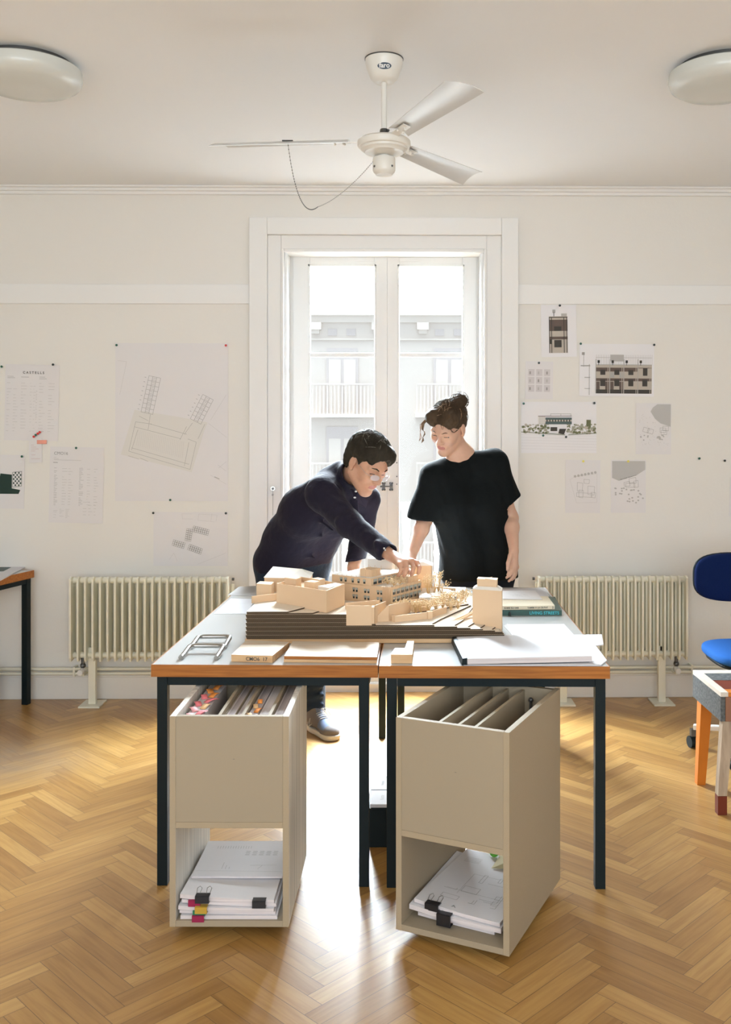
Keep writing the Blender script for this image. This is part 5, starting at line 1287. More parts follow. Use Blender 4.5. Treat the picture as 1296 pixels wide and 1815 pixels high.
        # two rounds of smoothing along the quads
        for _ in range(2):
            sm = np.zeros_like(V); n_ = np.zeros(len(V))
            for a, b in ((0, 1), (1, 2), (2, 3), (3, 0)):
                np.add.at(sm, Q[:, a], V[Q[:, b]]); np.add.at(n_, Q[:, a], 1); np.add.at(sm, Q[:, b], V[Q[:, a]]); np.add.at(n_, Q[:, b], 1)
            V = V*0.5+0.5*sm/np.maximum(n_, 1)[:, None]
        if wob:
            tri = V[Q]; nr = np.cross(tri[:, 2]-tri[:, 0], tri[:, 3]-tri[:, 1]); N = np.zeros_like(V)
            for a in range(4): np.add.at(N, Q[:, a], nr)
            N /= np.linalg.norm(N, axis=1)[:, None]+1e-12
            off = np.array([wob(Vector(p)) for p in V]); V = V+N*off[:, None]
        me = bpy.data.meshes.new(name); me.vertices.add(len(V)); me.vertices.foreach_set('co', V.astype(np.float32).ravel())
        me.loops.add(len(Q)*4); me.loops.foreach_set('vertex_index', Q.astype(np.int32).ravel())
        me.polygons.add(len(Q)); me.polygons.foreach_set('loop_start', np.arange(len(Q), dtype=np.int32)*4)
        me.polygons.foreach_set('loop_total', np.full(len(Q), 4, np.int32))
        me.polygons.foreach_set('use_smooth', np.ones(len(Q), bool))
        for m in (mats if isinstance(mats, (list, tuple)) else [mats]): me.materials.append(m)
        if assign is not None:
            C_ = V[Q].mean(1); me.polygons.foreach_set('material_index', assign(C_).astype(np.int32))
        me.update(calc_edges=True); me.validate()
        o = bpy.data.objects.new(name, me); COL.objects.link(o)
        if parent is not None:
            o.parent = parent; o.matrix_parent_inverse = parent_inv[parent.name]
        return o
parent_inv = {}

class Head:
    def __init__(s, c, fwd, roll, sc=1.0):
        y = Vector(fwd).normalized(); x = y.cross(Vector((0, 0, 1))).normalized()
        x = (Matrix.Rotation(radians(roll), 3, y) @ x); z = x.cross(y)
        s.x, s.y, s.z, s.c, s.k = x, y, z, Vector(c), sc
        s.M = [list(x), list(y), list(z)]
    def __call__(s, *p):
        if len(p) == 1: p = p[0]
        return s.c+(s.x*p[0]+s.y*p[1]+s.z*p[2])*s.k
    def local(s, P):
        q = (P-np.array(s.c))/s.k; return q@np.array([list(s.x), list(s.y), list(s.z)]).T
    def face(s, f, neck, woman=False):
        k = s.k; E = lambda c, r, kk=0.015, sub=False: f.ell(s(c), [a*k for a in r], s.M, kk, sub)
        C = lambda a, b, r1, r2, kk=0.01, sub=False: f.cone(s(a), s(b), r1*k, r2*k, kk, sub)
        jw = 0.046 if woman else 0.052
        E((0, -0.014, 0.034), (0.075, 0.096, 0.084)); E((0, 0.026, -0.024), (0.061, 0.064, 0.086), 0.03)
        for q in (-1, 1):
            C((q*jw, -0.004, -0.052), (q*0.014, 0.066, -0.100), 0.021, 0.017, 0.03)      # jaw
            E((q*0.037, 0.060, -0.022), (0.022, 0.022, 0.024), 0.025)                      # cheek
            C((q*0.012, 0.084, 0.022), (q*0.046, 0.070, 0.019), 0.010, 0.008, 0.016)       # brow
        C((0, 0.060, -0.102), (0, 0.070, -0.099), 0.018, 0.017, 0.02)
        for q in (-1, 1): E((q*0.031, 0.092, 0.001), (0.016, 0.013, 0.011), 0.014, True)
        for q in (-1, 1):
            E((q*0.031, 0.070, 0.000), (0.0135, 0.0135, 0.0125), 0.004)
            C((q*0.020, 0.0815, -0.0015), (q*0.043, 0.077, -0.002), 0.0022, 0.0018, 0.002)     # lid line
        C((0, 0.084, 0.016), (0, 0.107, -0.024), 0.0075, 0.0095, 0.010)
        E((0, 0.107, -0.028), (0.0115, 0.011, 0.010), 0.008)
        for q in (-1, 1): E((q*0.0125, 0.097, -0.031), (0.0075, 0.010, 0.008), 0.007)
        E((0, 0.078, -0.060), (0.026, 0.016, 0.020), 0.015)
        C((-0.018, 0.086, -0.0555), (0.018, 0.086, -0.0555), 0.0050, 0.0050, 0.006); C((-0.014, 0.0855, -0.0660), (0.014, 0.0855, -0.0660), 0.0058, 0.0058, 0.006)
        C((-0.022, 0.0935, -0.0605), (0.022, 0.0935, -0.0605), 0.0022, 0.0022, 0.003, True)
        for q in (-1, 1):
            E((q*0.078, -0.006, -0.004), (0.007, 0.018, 0.031), 0.006)
            E((q*0.085, -0.001, 0.000), (0.006, 0.010, 0.016), 0.004, True)
            E((q*0.077, 0.003, -0.030), (0.006, 0.008, 0.010), 0.006)
        f.cone(s(0, -0.022, -0.045), neck, (0.046 if woman else 0.052)*k, 0.050 if woman else 0.056, 0.025)
    def lips(s, P):
        L = s.local(P)
        a = (np.abs(L[:, 0]) < 0.021) & (L[:, 1] > 0.078) & (L[:, 2] > -0.0725) & (L[:, 2] < -0.0515) & ((L[:, 2]+0.061)**2/0.0105**2+(L[:, 0]/0.0225)**2 < 1)
        e = (np.abs(np.abs(L[:, 0])-0.031) < 0.013) & (np.abs(L[:, 2]+0.0015+0.12*np.abs(np.abs(L[:, 0])-0.031)) < 0.0022) & (L[:, 1] > 0.07)
        r = np.zeros(len(P), int); r[a] = 1; r[e] = 2; return r

def finger(f, pts, r0, r1, k=0.006):
    n = len(pts)-1
    for i in range(n):
        f.cone(pts[i], pts[i+1], r0+(r1-r0)*i/n, r0+(r1-r0)*(i+1)/n, k if i else 0.010)
def arch(a, b, bend, up=Vector((0, 0, 1))):
    """three joints between knuckle a and tip b"""
    d = b-a; return [a, a+d*0.42+up*bend, a+d*0.74+up*bend*0.75, b]

# ------------------------------------------------ the man leaning over the model
man = thing('person', (-0.5, 4.93, 0), 'man in dark navy shirt and glasses leaning over the model, right arm reaching to it', 'person')
parent_inv[man.name] = Matrix.Translation((0.5, -4.93, 0))
lat = Vector((-0.84, -0.54, 0))         # towards his right
P_ = at(520, 985, 4.95); Wt = at(536, 952, 4.88); Ch = at(570, 905, 4.74); Up = at(602, 866, 4.60)
shR = at(573, 876, 4.47); shL = at(648, 884, 4.70); elR = at(620, 930, 4.31); wrR = at(692, 984, 4.10)
elL = at(643, 944, 4.74); wrL = at(626, 1006, 4.52)
hipR, hipL = P_+lat*0.09, P_-lat*0.09
knR, knL = Vector((-0.62, 4.90, 0.48)), Vector((-0.425, 4.90, 0.48))
anR, anL = Vector((-0.66, 5.05, 0.09)), Vector((-0.405, 4.88, 0.09))
hd = Head(at(651, 821, 4.42), (0.56, -0.62, -0.54), -7, 1.09)
NB = at(618, 848, 4.58)
def limb_body(f, sh, el, wr, a=1.0):
    f.cone(sh, el, 0.050*a, 0.042*a, 0.03); f.cone(el, wr, 0.042*a, 0.027*a, 0.02)
def torso_body(f, lat, P, W_, C, U, sR, sL, s_=1.0):
    for q in (-1, 1):
        f.cone(P+lat*0.08*q, W_+lat*0.065*q, 0.105*s_, 0.095*s_, 0.05); f.cone(W_+lat*0.065*q, C+lat*0.075*q, 0.095*s_, 0.10*s_, 0.05); f.cone(C+lat*0.075*q, U+lat*0.06*q, 0.10*s_, 0.07*s_, 0.05)
    f.cone(U, sR, 0.06, 0.052, 0.04); f.cone(U, sL, 0.06, 0.052, 0.04)
def legs_body(f, hR, hL, kR, kL, aR, aL, fd, r=1.0):
    for h_, k_, a_ in ((hR, kR, aR), (hL, kL, aL)):
        f.cone(h_, k_, 0.085*r, 0.055*r, 0.04); f.cone(k_, a_, 0.052*r, 0.035*r, 0.03)
        f.cone(a_+Vector((0, 0, -0.03)), Vector((a_.x, a_.y, 0))+fd*0.15+Vector((0, 0, 0.035)), 0.032, 0.022, 0.02)
bf = Field((-0.85, 3.93, 0.0), (0.14, 5.22, 1.60), 0.0036)
torso_body(bf, lat, P_, Wt, Ch, Up, shR, shL); limb_body(bf, shR, elR, wrR); limb_body(bf, shL, elL, wrL)
fdL = Vector((0.53, -0.85, 0)); legs_body(bf, hipR, hipL, knR, knL, anR, anL, fdL)
bf.cone(Up, NB, 0.055, 0.052, 0.03); hd.face(bf, NB)
# right hand closing on the model roof
kn = [at(709, 1001, 3.995), at(719, 996, 4.00), at(730, 995, 4.02), at(739, 998, 4.05)]
tp = [at(706, 1020, 3.975), at(716, 1021, 3.97), at(729, 1019, 3.985), at(741, 1016, 4.02)]
wrm = at(694, 986, 4.095)
for i in range(4):
    bf.cone(wrm.lerp(kn[i], 0.12), kn[i], 0.019, 0.0125, 0.012)
    finger(bf, [kn[i], kn[i].lerp(tp[i], 0.5)+Vector((0.008, -0.016, 0.004)), kn[i].lerp(tp[i], 0.8)+Vector((0.004, -0.010, 0)), tp[i]], 0.0105 if i else 0.0095, 0.0078, 0.004)
th0 = at(704, 992, 4.12); finger(bf, [wrm, th0, at(716, 1003, 4.12), at(727, 1014, 4.08), at(731, 1019, 4.05)], 0.017, 0.0085, 0.006)
# left hand flat on the table behind the model
hc = Vector((wrL.x+0.01, wrL.y-0.085, 0.768))
for i in range(4):
    a = hc+Vector((-0.03+0.021*i, 0.01*abs(i-1.5)*0.5, 0)); b = a+Vector((-0.012+0.012*i, -0.075+0.008*abs(i-1), -0.014))
    bf.cone(wrL, a, 0.020, 0.013, 0.015); finger(bf, arch(a, b, 0.008), 0.0095, 0.0075)
finger(bf, [wrL, hc+Vector((0.045, 0.03, 0)), hc+Vector((0.065, -0.01, -0.012))], 0.016, 0.009)
bf.mesh('body', [M_skin, M_lip, M_eye], man, assign=hd.lips)
del bf
# shirt
sf = Field((-0.85, 4.02, 0.74), (0.06, 5.22, 1.52), 0.0048)
for q in (-1, 1):
    sf.cone(P_+lat*0.08*q+Vector((0, 0, -0.02)), Wt+lat*0.07*q, 0.130, 0.118, 0.06); sf.cone(Wt+lat*0.07*q, Ch+lat*0.085*q, 0.118, 0.122, 0.06); sf.cone(Ch+lat*0.085*q, Up+lat*0.07*q, 0.122, 0.083, 0.05)
sf.cone(Up, shR, 0.078, 0.070, 0.05); sf.cone(Up, shL, 0.078, 0.070, 0.05)
sf.cone(shR, elR, 0.073, 0.060, 0.06); sf.cone(elR, wrR, 0.060, 0.045, 0.02); sf.cone(shL, elL, 0.068, 0.056, 0.02); sf.cone(elL, wrL, 0.056, 0.043, 0.02)
sf.cone(at(590, 850, 4.62), at(606, 838, 4.60), 0.07, 0.060, 0.04)
# raised collar and folds
HN = hd(0, -0.03, -0.062); sf.cone(NB.lerp(HN, -0.1), NB.lerp(HN, 0.95), 0.080, 0.070, 0.02)
for a, b, r in ((at(590, 862, 4.42), at(600, 905, 4.36), 0.010), (at(560, 870, 4.40), at(600, 892, 4.33), 0.008), (at(545, 905, 4.62), at(590, 940, 4.52), 0.008), (at(520, 940, 4.76), at(570, 950, 4.64), 0.008),
                (at(500, 965, 4.84), at(560, 990, 4.76), 0.008), (at(600, 925, 4.27), at(612, 938, 4.26), 0.012), (at(648, 950, 4.17), at(655, 968, 4.15), 0.010), (at(668, 962, 4.10), at(672, 980, 4.09), 0.010)):
    sf.cone(a, b, r, r*0.5, 0.03)
dR = (wrR-elR).normalized(); sf.cut_local(wrR-dR*0.010, dR, 0.08); sf.cone(wrR-dR*0.03, wrR+dR*0.05, 0.036, 0.036, 0.003, True)
dL = (wrL-elL).normalized(); sf.cut_local(wrL-dL*0.01, dL, 0.07)
sf.cut_local(NB.lerp(HN, 0.86), HN-NB, 0.12); sf.cone(NB.lerp(HN, 0.45), HN.lerp(NB, -0.3), 0.0625, 0.066, 0.003, True)
sf.cut(at(540, 1006, 4.80), (0.16, -0.10, -1.0))
def wr_(p): return 0.0035*mnoise.noise(p*11)+0.0022*mnoise.noise(Vector((p.x*16+p.z*14, p.y*14, (p.z-p.x)*34)))
so = sf.mesh('shirt', M_shirt, man, wob=wr_)
del sf
def part(mb, name, m, label=None, par=man):
    o = mb.build(name, m, par); o.matrix_parent_inverse = parent_inv[par.name]
    if label: o['label'] = label
    return o
# collar flaps, placket and buttons
def tri_flap(pts, th=0.003):
    P = [Vector(p) for p in pts]; n_ = (P[1]-P[0]).cross(P[2]-P[0]).normalized()*th; m = MB(); k = len(P)
    m.add([p for p in P]+[p+n_ for p in P], [list(range(k))[::-1], list(range(k, 2*k))]+[[i, (i+1) % k, k+(i+1) % k, k+i] for i in range(k)]); return m
pk = [at(629, 874, 4.44), at(626, 885, 4.415), at(630, 912, 4.45), at(646, 930, 4.50), at(655, 905, 4.50), at(650, 880, 4.47)]
pl = tri_flap([at(622, 868, 4.455), at(634, 872, 4.42), at(652, 888, 4.45), at(648, 900, 4.47), at(628, 888, 4.44)], 0.004); part(pl, 'collar', M_shirt2, 'open collar')
part(tri_flap([at(620, 886, 4.46), at(634, 888, 4.43), at(636, 925, 4.47), at(624, 922, 4.50)], 0.004), 'placket', M_shirt2)
bt = MB()
for x, y, d_ in ((631, 871, 4.412), (629, 882, 4.412)): bt.ball(at(x, y, d_), 0.005, 0, 8, (1.2, 0.4, 0.8))
bt.ball(at(681, 972, 4.055), 0.004).ball(at(683, 975, 4.05), 0.003)
part(bt, 'button', M_white)
# trousers and shoes
tf_ = Field((-0.88, 4.60, 0.05), (-0.22, 5.24, 1.02), 0.0048)
for q in (-1, 1): tf_.cone(P_+lat*0.085*q+Vector((-0.005, 0.03, -0.03)), Wt+lat*0.06*q-Vector((0, 0, 0.03)), 0.128, 0.108, 0.05)
for h_, k_, a_ in ((hipR, knR, anR), (hipL, knL, anL)):
    tf_.cone(h_+Vector((0, 0, -0.03)), k_, 0.112, 0.072, 0.03); tf_.cone(k_, a_+Vector((0, 0, 0.015)), 0.070, 0.052, 0.03)
for i in range(3): tf_.cone(anL+Vector((-0.04, -0.045, 0.03+0.05*i)), anL+Vector((0.04, -0.045, 0.045+0.05*i)), 0.012, 0.010, 0.015)
tf_.cut((0, 0, 0.075), (0, 0, -1))
part_o = tf_.mesh('trousers', M_jean, man, wob=lambda p: 0.004*mnoise.noise(p*14)); del tf_
def shoe(a_, fd, par, nm='shoe'):
    f = Field((a_.x-0.28, a_.y-0.32, -0.01), (a_.x+0.28, a_.y+0.22, 0.17), 0.0036); sd = Vector((-fd.y, fd.x, 0)); B = Vector((a_.x, a_.y, 0))
    def Q(u, v, z): return B+fd*u+sd*v+Vector((0, 0, z))
    M = [list(fd), list(sd), [0, 0, 1]]
    f.ell(Q(-0.02, 0, 0.05), (0.055, 0.036, 0.045), M, 0.02); f.cone(Q(-0.01, 0, 0.06), Q(0, 0, 0.115), 0.038, 0.040, 0.02)
    f.cone(Q(0.02, 0, 0.07), Q(0.13, 0, 0.040), 0.042, 0.036, 0.03); f.ell(Q(0.155, 0.004, 0.034), (0.055, 0.046, 0.034), M, 0.02)
    f.cut((0, 0, 0.0), (0, 0, -1)); f.cone(Q(-0.02, 0, 0.20), Q(-0.02, 0, 0.10), 0.034, 0.030, 0.003, True)
    Mn = np.array(M); Bn = np.array(B)
    def asg(P):
        L = (P-Bn)@Mn.T; r = np.zeros(len(P), int)
        r[(L[:, 0] > 0.10) & (L[:, 0] < 0.165) & (L[:, 2] > 0.045)] = 1
        r[(L[:, 0] > -0.02) & (L[:, 0] < 0.10) & (np.abs(L[:, 1]) < 0.016) & (L[:, 2] > 0.06)] = 1
        return r
    o = f.mesh(nm, [M_shoe, M_shoeb], par, assign=asg)
    s = Field((a_.x-0.28, a_.y-0.32, -0.01), (a_.x+0.28, a_.y+0.22, 0.05), 0.0036)
    s.cone(Q(-0.035, 0, 0.012), Q(0.03, 0, 0.012), 0.040, 0.040, 0.02); s.cone(Q(0.03, 0, 0.012), Q(0.165, 0.003, 0.016), 0.038, 0.047, 0.02); s.ell(Q(0.185, 0.003, 0.022), (0.032, 0.040, 0.020), M, 0.01)
    s.cut((0, 0, 0.0005), (0, 0, -1)); s.cut((0, 0, 0.027), (0, 0, 1))
    so_ = s.mesh('sole', M_sole, None); so_.parent = o
    return o, Q
sh_, Q = shoe(Vector((-0.405, 4.865, 0)), fdL.normalized(), man)
lc = MB()
for i in range(6):
    u = 0.025+0.015*i; lc.tube([Q(u, -0.022, 0.107-0.0045*i), Q(u+0.006, 0, 0.119-0.006*i), Q(u, 0.022, 0.107-0.0045*i)], 0.0022, 6)
lc.tube([Q(0.03, 0.01, 0.115), Q(0.06, 0.035, 0.12), Q(0.085, 0.045, 0.09)], 0.002, 6).tube([Q(0.03, 0.01, 0.115), Q(0.07, 0.01, 0.125), Q(0.1, 0.03, 0.085)], 0.002, 6)
l_ = lc.build('laces', M_inkf); l_.parent = sh_
nb = MB()
for i in (0, 1, 2):
    w0 = [Q(-0.01+0.016*i, -0.044, 0.035), Q(0.0+0.016*i, -0.043, 0.075)]; nb.tube(w0, 0.0018, 6)
nb.tube([Q(-0.01, -0.044, 0.035), Q(0.02, -0.046, 0.03), Q(0.05, -0.046, 0.05)], 0.0018, 6)
e_ = nb.build('side_stripe', M_inkf); e_.parent = sh_
shoe(Vector((-0.66, 5.04, 0)), Vector((0.3, -0.95, 0)).normalized(), man)
# hair, brows, glasses
def strands(hdx, n, seed, base, length, r=0.0014, curl=0.006, zone=None):
    rr = random.Random(seed); m = MB()
    for _ in range(n):
        th_ = rr.uniform(0, 2*pi); ph = rr.uniform(0.1, 1.25)
        p = Vector((sin(ph)*cos(th_), sin(ph)*sin(th_), cos(ph)))
        if zone and not zone(p): continue
        a = Vector((p.x*base[0], p.y*base[1]-0.015, p.z*base[2]+0.036)); d = Vector((rr.gauss(0, 0.4), rr.gauss(0.2, 0.5), rr.gauss(-0.3, 0.4))); d = (d-p*d.dot(p)).normalized()
        P = []
        for i in range(5):
            t_ = i/4; q = a+d*length*t_; qn = Vector((q.x/base[0], (q.y+0.015)/base[1], (q.z-0.036)/base[2])).normalized()
            s_ = Vector((qn.x*base[0], qn.y*base[1]-0.015, qn.z*base[2]+0.036))+qn*(0.002+curl*sin(t_*3))
            P.append(hdx(s_))
        m.tube(P, [r, r, r, r*0.8, r*0.4], 5, 0 if rr.random() < 0.88 else 1, False)
    return m
hf = Field(np.array(hd.c)-0.19, np.array(hd.c)+0.19, 0.0034)
K = hd.k
def HE(f, H_, c, r, k=0.015, sub=False): f.ell(H_(c), [a*H_.k for a in r], H_.M, k, sub)
HE(hf, hd, (0, -0.018, 0.040), (0.088, 0.110, 0.097)); HE(hf, hd, (0, -0.060, -0.012), (0.074, 0.050, 0.062), 0.02)
HE(hf, hd, (-0.01, 0.045, 0.085), (0.06, 0.043, 0.030), 0.02); HE(hf, hd, (-0.048, 0.050, 0.066), (0.026, 0.034, 0.030), 0.02)
HE(hf, hd, (0, 0.115, -0.010), (0.080, 0.064, 0.088), 0.008, True)
for q in (-1, 1): HE(hf, hd, (q*0.088, 0.004, -0.012), (0.026, 0.026, 0.034), 0.006, True); HE(hf, hd, (q*0.07, 0.062, -0.02), (0.03, 0.04, 0.06), 0.01, True)
HE(hf, hd, (0, 0.05, -0.11), (0.12, 0.11, 0.07), 0.01, True)
hf.mesh('hair', M_hair, man, wob=lambda p: 0.0035*mnoise.noise(p*38)+0.003*mnoise.noise(Vector((p.x*90, p.y*25, p.z*40))))
part(strands(hd, 520, 5, (0.088*1, 0.110, 0.097), 0.06, 0.0010, 0.003, lambda p: not (p.y > 0.45 and p.z < 0.62)), 'hair_strands', [M_hair, M_hairg])
br = MB()
for q in (-1, 1): br.tube([hd(q*0.015, 0.0935, 0.021), hd(q*0.03, 0.0885, 0.027), hd(q*0.047, 0.077, 0.023)], [0.0025, 0.0033, 0.0015], 6)
part(br, 'eyebrows', M_hair)
gl = MB(); ln_ = MB()
for q in (-1, 1):
    c0 = hd(q*0.031, 0.104, -0.006); ring = []
    for i in range(25):
        a = 2*pi*i/24; p = c0+(hd.x*(0.0215*cos(a))+hd.z*(0.0135*sin(a))+hd.y*(-0.25*0.0215*cos(a)*q))*K; ring.append(p)
    gl.tube(ring, 0.0008, 6, 0, False)
    ln_.add([c0+hd.y*0.0008]+[p+hd.y*0.0004 for p in ring[:-1]], [[0, 1+i, 1+(i+1) % 24] for i in range(24)], 0, True)
    gl.tube([hd(q*0.053, 0.098, -0.004), hd(q*0.072, 0.085, 0.0), hd(q*0.078, 0.0, 0.008)], 0.0009, 6)
gl.tube([hd(-0.0105, 0.107, -0.004), hd(0, 0.111, -0.001), hd(0.0105, 0.107, -0.004)], 0.0010, 6)
gz_ = part(gl, 'glasses', M_chrome, 'thin metal glasses')
def lens_mat():
    m = bpy.data.materials.new('lens'); m.use_nodes = True; n = m.node_tree; n.nodes.clear()
    o = n.nodes.new('ShaderNodeOutputMaterial'); t = n.nodes.new('ShaderNodeBsdfTransparent'); g = n.nodes.new('ShaderNodeBsdfPrincipled'); g.inputs['Base Color'].default_value = (0.75, 0.72, 0.80, 1); g.inputs['Roughness'].default_value = 0.12  # whitish base colour stands in for reflections on the lens
    mx = n.nodes.new('ShaderNodeMixShader'); mx.inputs[0].default_value = 0.55; n.links.new(t.outputs[0], mx.inputs[1]); n.links.new(g.outputs[0], mx.inputs[2]); n.links.new(mx.outputs[0], o.inputs[0]); return m
lo_ = ln_.build('lens', lens_mat()); lo_.parent = gz_; lo_.matrix_parent_inverse = Matrix()

# ------------------------------------------------ the woman
wom = thing('person', (0.43, 4.98, 0), 'woman in loose black tee, dark hair in a bun, looking down at the model', 'person')
parent_inv[wom.name] = Matrix.Translation((-0.43, -4.98, 0))
wl = Vector((-0.95, -0.25, 0)).normalized()       # towards her right
wP = at(848, 992, 4.98); wW = at(846, 950, 4.92); wC = at(826, 885, 4.82); wU = at(824, 835, 4.80)
wsR = at(772, 846, 4.74); wsL = at(874, 824, 4.82); weR = at(754, 918, 4.74); wwR = at(729, 985, 4.60)
weL = at(905, 918, 4.88); wwL = at(911, 974, 4.72)
wk1, wk2 = Vector((0.36, 4.94, 0.47)), Vector((0.53, 4.96, 0.47)); wa1, wa2 = Vector((0.36, 5.03, 0.08)), Vector((0.54, 5.05, 0.08))
hw = Head(at(794, 757, 4.70), (-0.45, -0.70, -0.50), -10, 1.03)
wNB = at(814, 802, 4.78)
bf = Field((-0.02, 4.42, 0.0), (0.74, 5.26, 1.62), 0.0036)
torso_body(bf, wl, wP, wW, wC, wU, wsR, wsL, 0.92)
for sh, el, wr in ((wsR, weR, wwR), (wsL, weL, wwL)): bf.cone(sh, el, 0.045, 0.038, 0.02); bf.cone(el, el.lerp(wr, 0.3), 0.038, 0.037, 0.02); bf.cone(el.lerp(wr, 0.3), wr, 0.037, 0.024, 0.02)
wf = Vector((-0.2, -0.98, 0)).normalized(); legs_body(bf, wP+wl*0.085, wP-wl*0.085, wk1, wk2, wa1, wa2, wf, 0.9)
bf.cone(wU, wNB, 0.055, 0.055, 0.03); hw.face(bf, wNB, True)
bf.cone(at(806, 815, 4.76), at(826, 806, 4.80), 0.045, 0.045, 0.03)
# her left hand hanging at the table edge
kn = [at(904, 996, 4.70), at(909, 1001, 4.685), at(913, 1004, 4.685), at(916, 1005, 4.70)]
md_ = [at(903, 1008, 4.665), at(908, 1014, 4.655), at(912, 1018, 4.66), at(914, 1018, 4.68)]
tp = [at(900, 1019, 4.65), at(898, 1024, 4.64), at(902, 1030, 4.65), at(907, 1028, 4.67)]
for i in range(4):
    bf.cone(wwL.lerp(kn[i], 0.15), kn[i], 0.017, 0.0115, 0.012); finger(bf, [kn[i], md_[i], md_[i].lerp(tp[i], 0.55)+Vector((0.002, -0.002, -0.002)), tp[i]], 0.0092, 0.0068, 0.003)
finger(bf, [wwL, at(905, 985, 4.69), at(901, 998, 4.665), at(900, 1010, 4.65)], 0.015, 0.0080, 0.004)
# her right hand resting behind the tall model house
hc = at(724, 1001, 4.53)
for i in range(4):
    a = hc+Vector((-0.026+0.018*i, 0.0, 0.004)); b = a+Vector((-0.004+0.004*i, -0.05, -0.055))
    bf.cone(wwR, a, 0.018, 0.012, 0.012); finger(bf, arch(a, b, 0.010, Vector((0, -0.6, 0.8))), 0.0088, 0.0068)
finger(bf, [wwR, hc+Vector((0.035, 0.02, -0.01)), hc+Vector((0.045, -0.015, -0.04))], 0.014, 0.008)
bf.mesh('body', [M_skinw, M_lip, M_eye], wom, assign=hw.lips); del bf
# tee
sf = Field((-0.02, 4.50, 0.70), (0.78, 5.26, 1.50), 0.0048)
for q in (-1, 1):
    sf.cone(wP+wl*0.085*q+Vector((0, 0, -0.10)), wW+wl*0.075*q, 0.128, 0.118, 0.05); sf.cone(wW+wl*0.075*q, wC+wl*0.085*q, 0.118, 0.115, 0.05); sf.cone(wC+wl*0.085*q, wU+wl*0.07*q, 0.115, 0.070, 0.05)
sf.cone(wU+Vector((0, 0, 0.015)), wsR, 0.066, 0.066, 0.05); sf.cone(wU+Vector((0, 0, 0.02)), wsL+Vector((0, 0, 0.01)), 0.066, 0.066, 0.05)
hR_, hL_ = at(744, 916, 4.73), at(903, 882, 4.85)
sf.cone(wsR, hR_, 0.070, 0.058, 0.05); sf.cone(wsR+Vector((0.03, 0, -0.03)), hR_+Vector((0.02, 0, 0.0)), 0.055, 0.054, 0.06)
sf.cone(wsL, hL_, 0.072, 0.052, 0.05); sf.cone(wsL+Vector((-0.03, 0, -0.05)), hL_+Vector((-0.02, 0, -0.01)), 0.07, 0.052, 0.06)
dR = Vector((-0.10, -0.02, -0.62)).normalized(); sf.cut_local(at(746, 921, 4.73), dR, 0.10)
sf.cone(at(748, 900, 4.735), at(742, 950, 4.73), 0.050, 0.056, 0.003, True)
dL = (at(910, 905, 4.86)-at(893, 855, 4.84)).normalized(); dL = Vector((dL.x+0.25, dL.y, dL.z)).normalized(); sf.cut_local(at(907, 886, 4.86), dL, 0.085)
sf.cone(at(901, 872, 4.85), at(911, 905, 4.87), 0.046, 0.052, 0.003, True)
sf.cone(at(806, 796, 4.745), at(796, 775, 4.72), 0.058, 0.075, 0.004, True)
sf.cut((0, 0, 0.755), (0, 0, -1))
sf.mesh('tee', M_tee, wom, wob=lambda p: 0.0045*mnoise.noise(Vector((p.x*13, p.y*13, p.z*4)))+0.003*mnoise.noise(Vector((p.x*30+p.z*10, p.y*20, p.z*9)))); del sf
tf_ = Field((0.10, 4.74, 0.05), (0.76, 5.26, 0.92), 0.0055)
for q in (-1, 1): tf_.cone(wP+wl*0.085*q+Vector((0, 0, -0.06)), wP+wl*0.075*q, 0.112, 0.10, 0.05)
for h_, k_, a_ in ((wP+wl*0.085, wk1, wa1), (wP-wl*0.085, wk2, wa2)): tf_.cone(h_+Vector((0, 0, -0.05)), k_, 0.108, 0.068, 0.03); tf_.cone(k_, a_+Vector((0, 0, 0.01)), 0.068, 0.055, 0.03)
tf_.cut((0, 0, 0.07), (0, 0, -1))
tf_.mesh('trousers', M_trou, wom, wob=lambda p: 0.003*mnoise.noise(p*12)); del tf_
shoe(Vector((wa1.x, wa1.y-0.01, 0)), wf, wom); shoe(Vector((wa2.x, wa2.y-0.01, 0)), Vector((0.15, -0.98, 0)).normalized(), wom)
# hair with bun and curls
hf = Field(np.array(hw.c)-0.20, np.array(hw.c)+0.24, 0.0034)
HE(hf, hw, (0, -0.020, 0.040), (0.084, 0.104, 0.092)); HE(hf, hw, (0, -0.06, -0.01), (0.066, 0.045, 0.055), 0.02)
for q in (-1, 1): HE(hf, hw, (q*0.044, 0.048, 0.078), (0.042, 0.044, 0.040), 0.02)
HE(hf, hw, (-0.052, -0.05, 0.122), (0.036, 0.038, 0.032), 0.012)
HE(hf, hw, (0, 0.118, -0.008), (0.074, 0.058, 0.094), 0.008, True)
for q in (-1, 1): HE(hf, hw, (q*0.085, 0.006, -0.008), (0.026, 0.028, 0.036), 0.006, True); HE(hf, hw, (q*0.07, 0.068, -0.02), (0.03, 0.045, 0.055), 0.01, True)
HE(hf, hw, (0, 0.05, -0.10), (0.12, 0.12, 0.07), 0.01, True)
hf.mesh('hair', M_hairb, wom, wob=lambda p: 0.0035*mnoise.noise(p*45)+0.003*mnoise.noise(Vector((p.x*80, p.y*30, p.z*45))))
hs = strands(hw, 300, 9, (0.084, 0.104, 0.092), 0.07, 0.0012, 0.005, lambda p: not (p.y > 0.35 and p.z < 0.62))
rr = random.Random(4)
for i in range(70):          # messy bun
    c0 = Vector((-0.052, -0.05, 0.126)); a0 = rr.uniform(0, 6.28); tl = Vector((rr.gauss(0, 1), rr.gauss(0, 1), rr.gauss(0, 1))).normalized(); u = tl.orthogonal().normalized(); v = tl.cross(u); R0 = rr.uniform(0.022, 0.046)
    hs.tube([hw(c0+u*R0*cos(a0+t_*0.45)+v*R0*sin(a0+t_*0.45)) for t_ in range(7)], 0.0011, 5, 0, False)
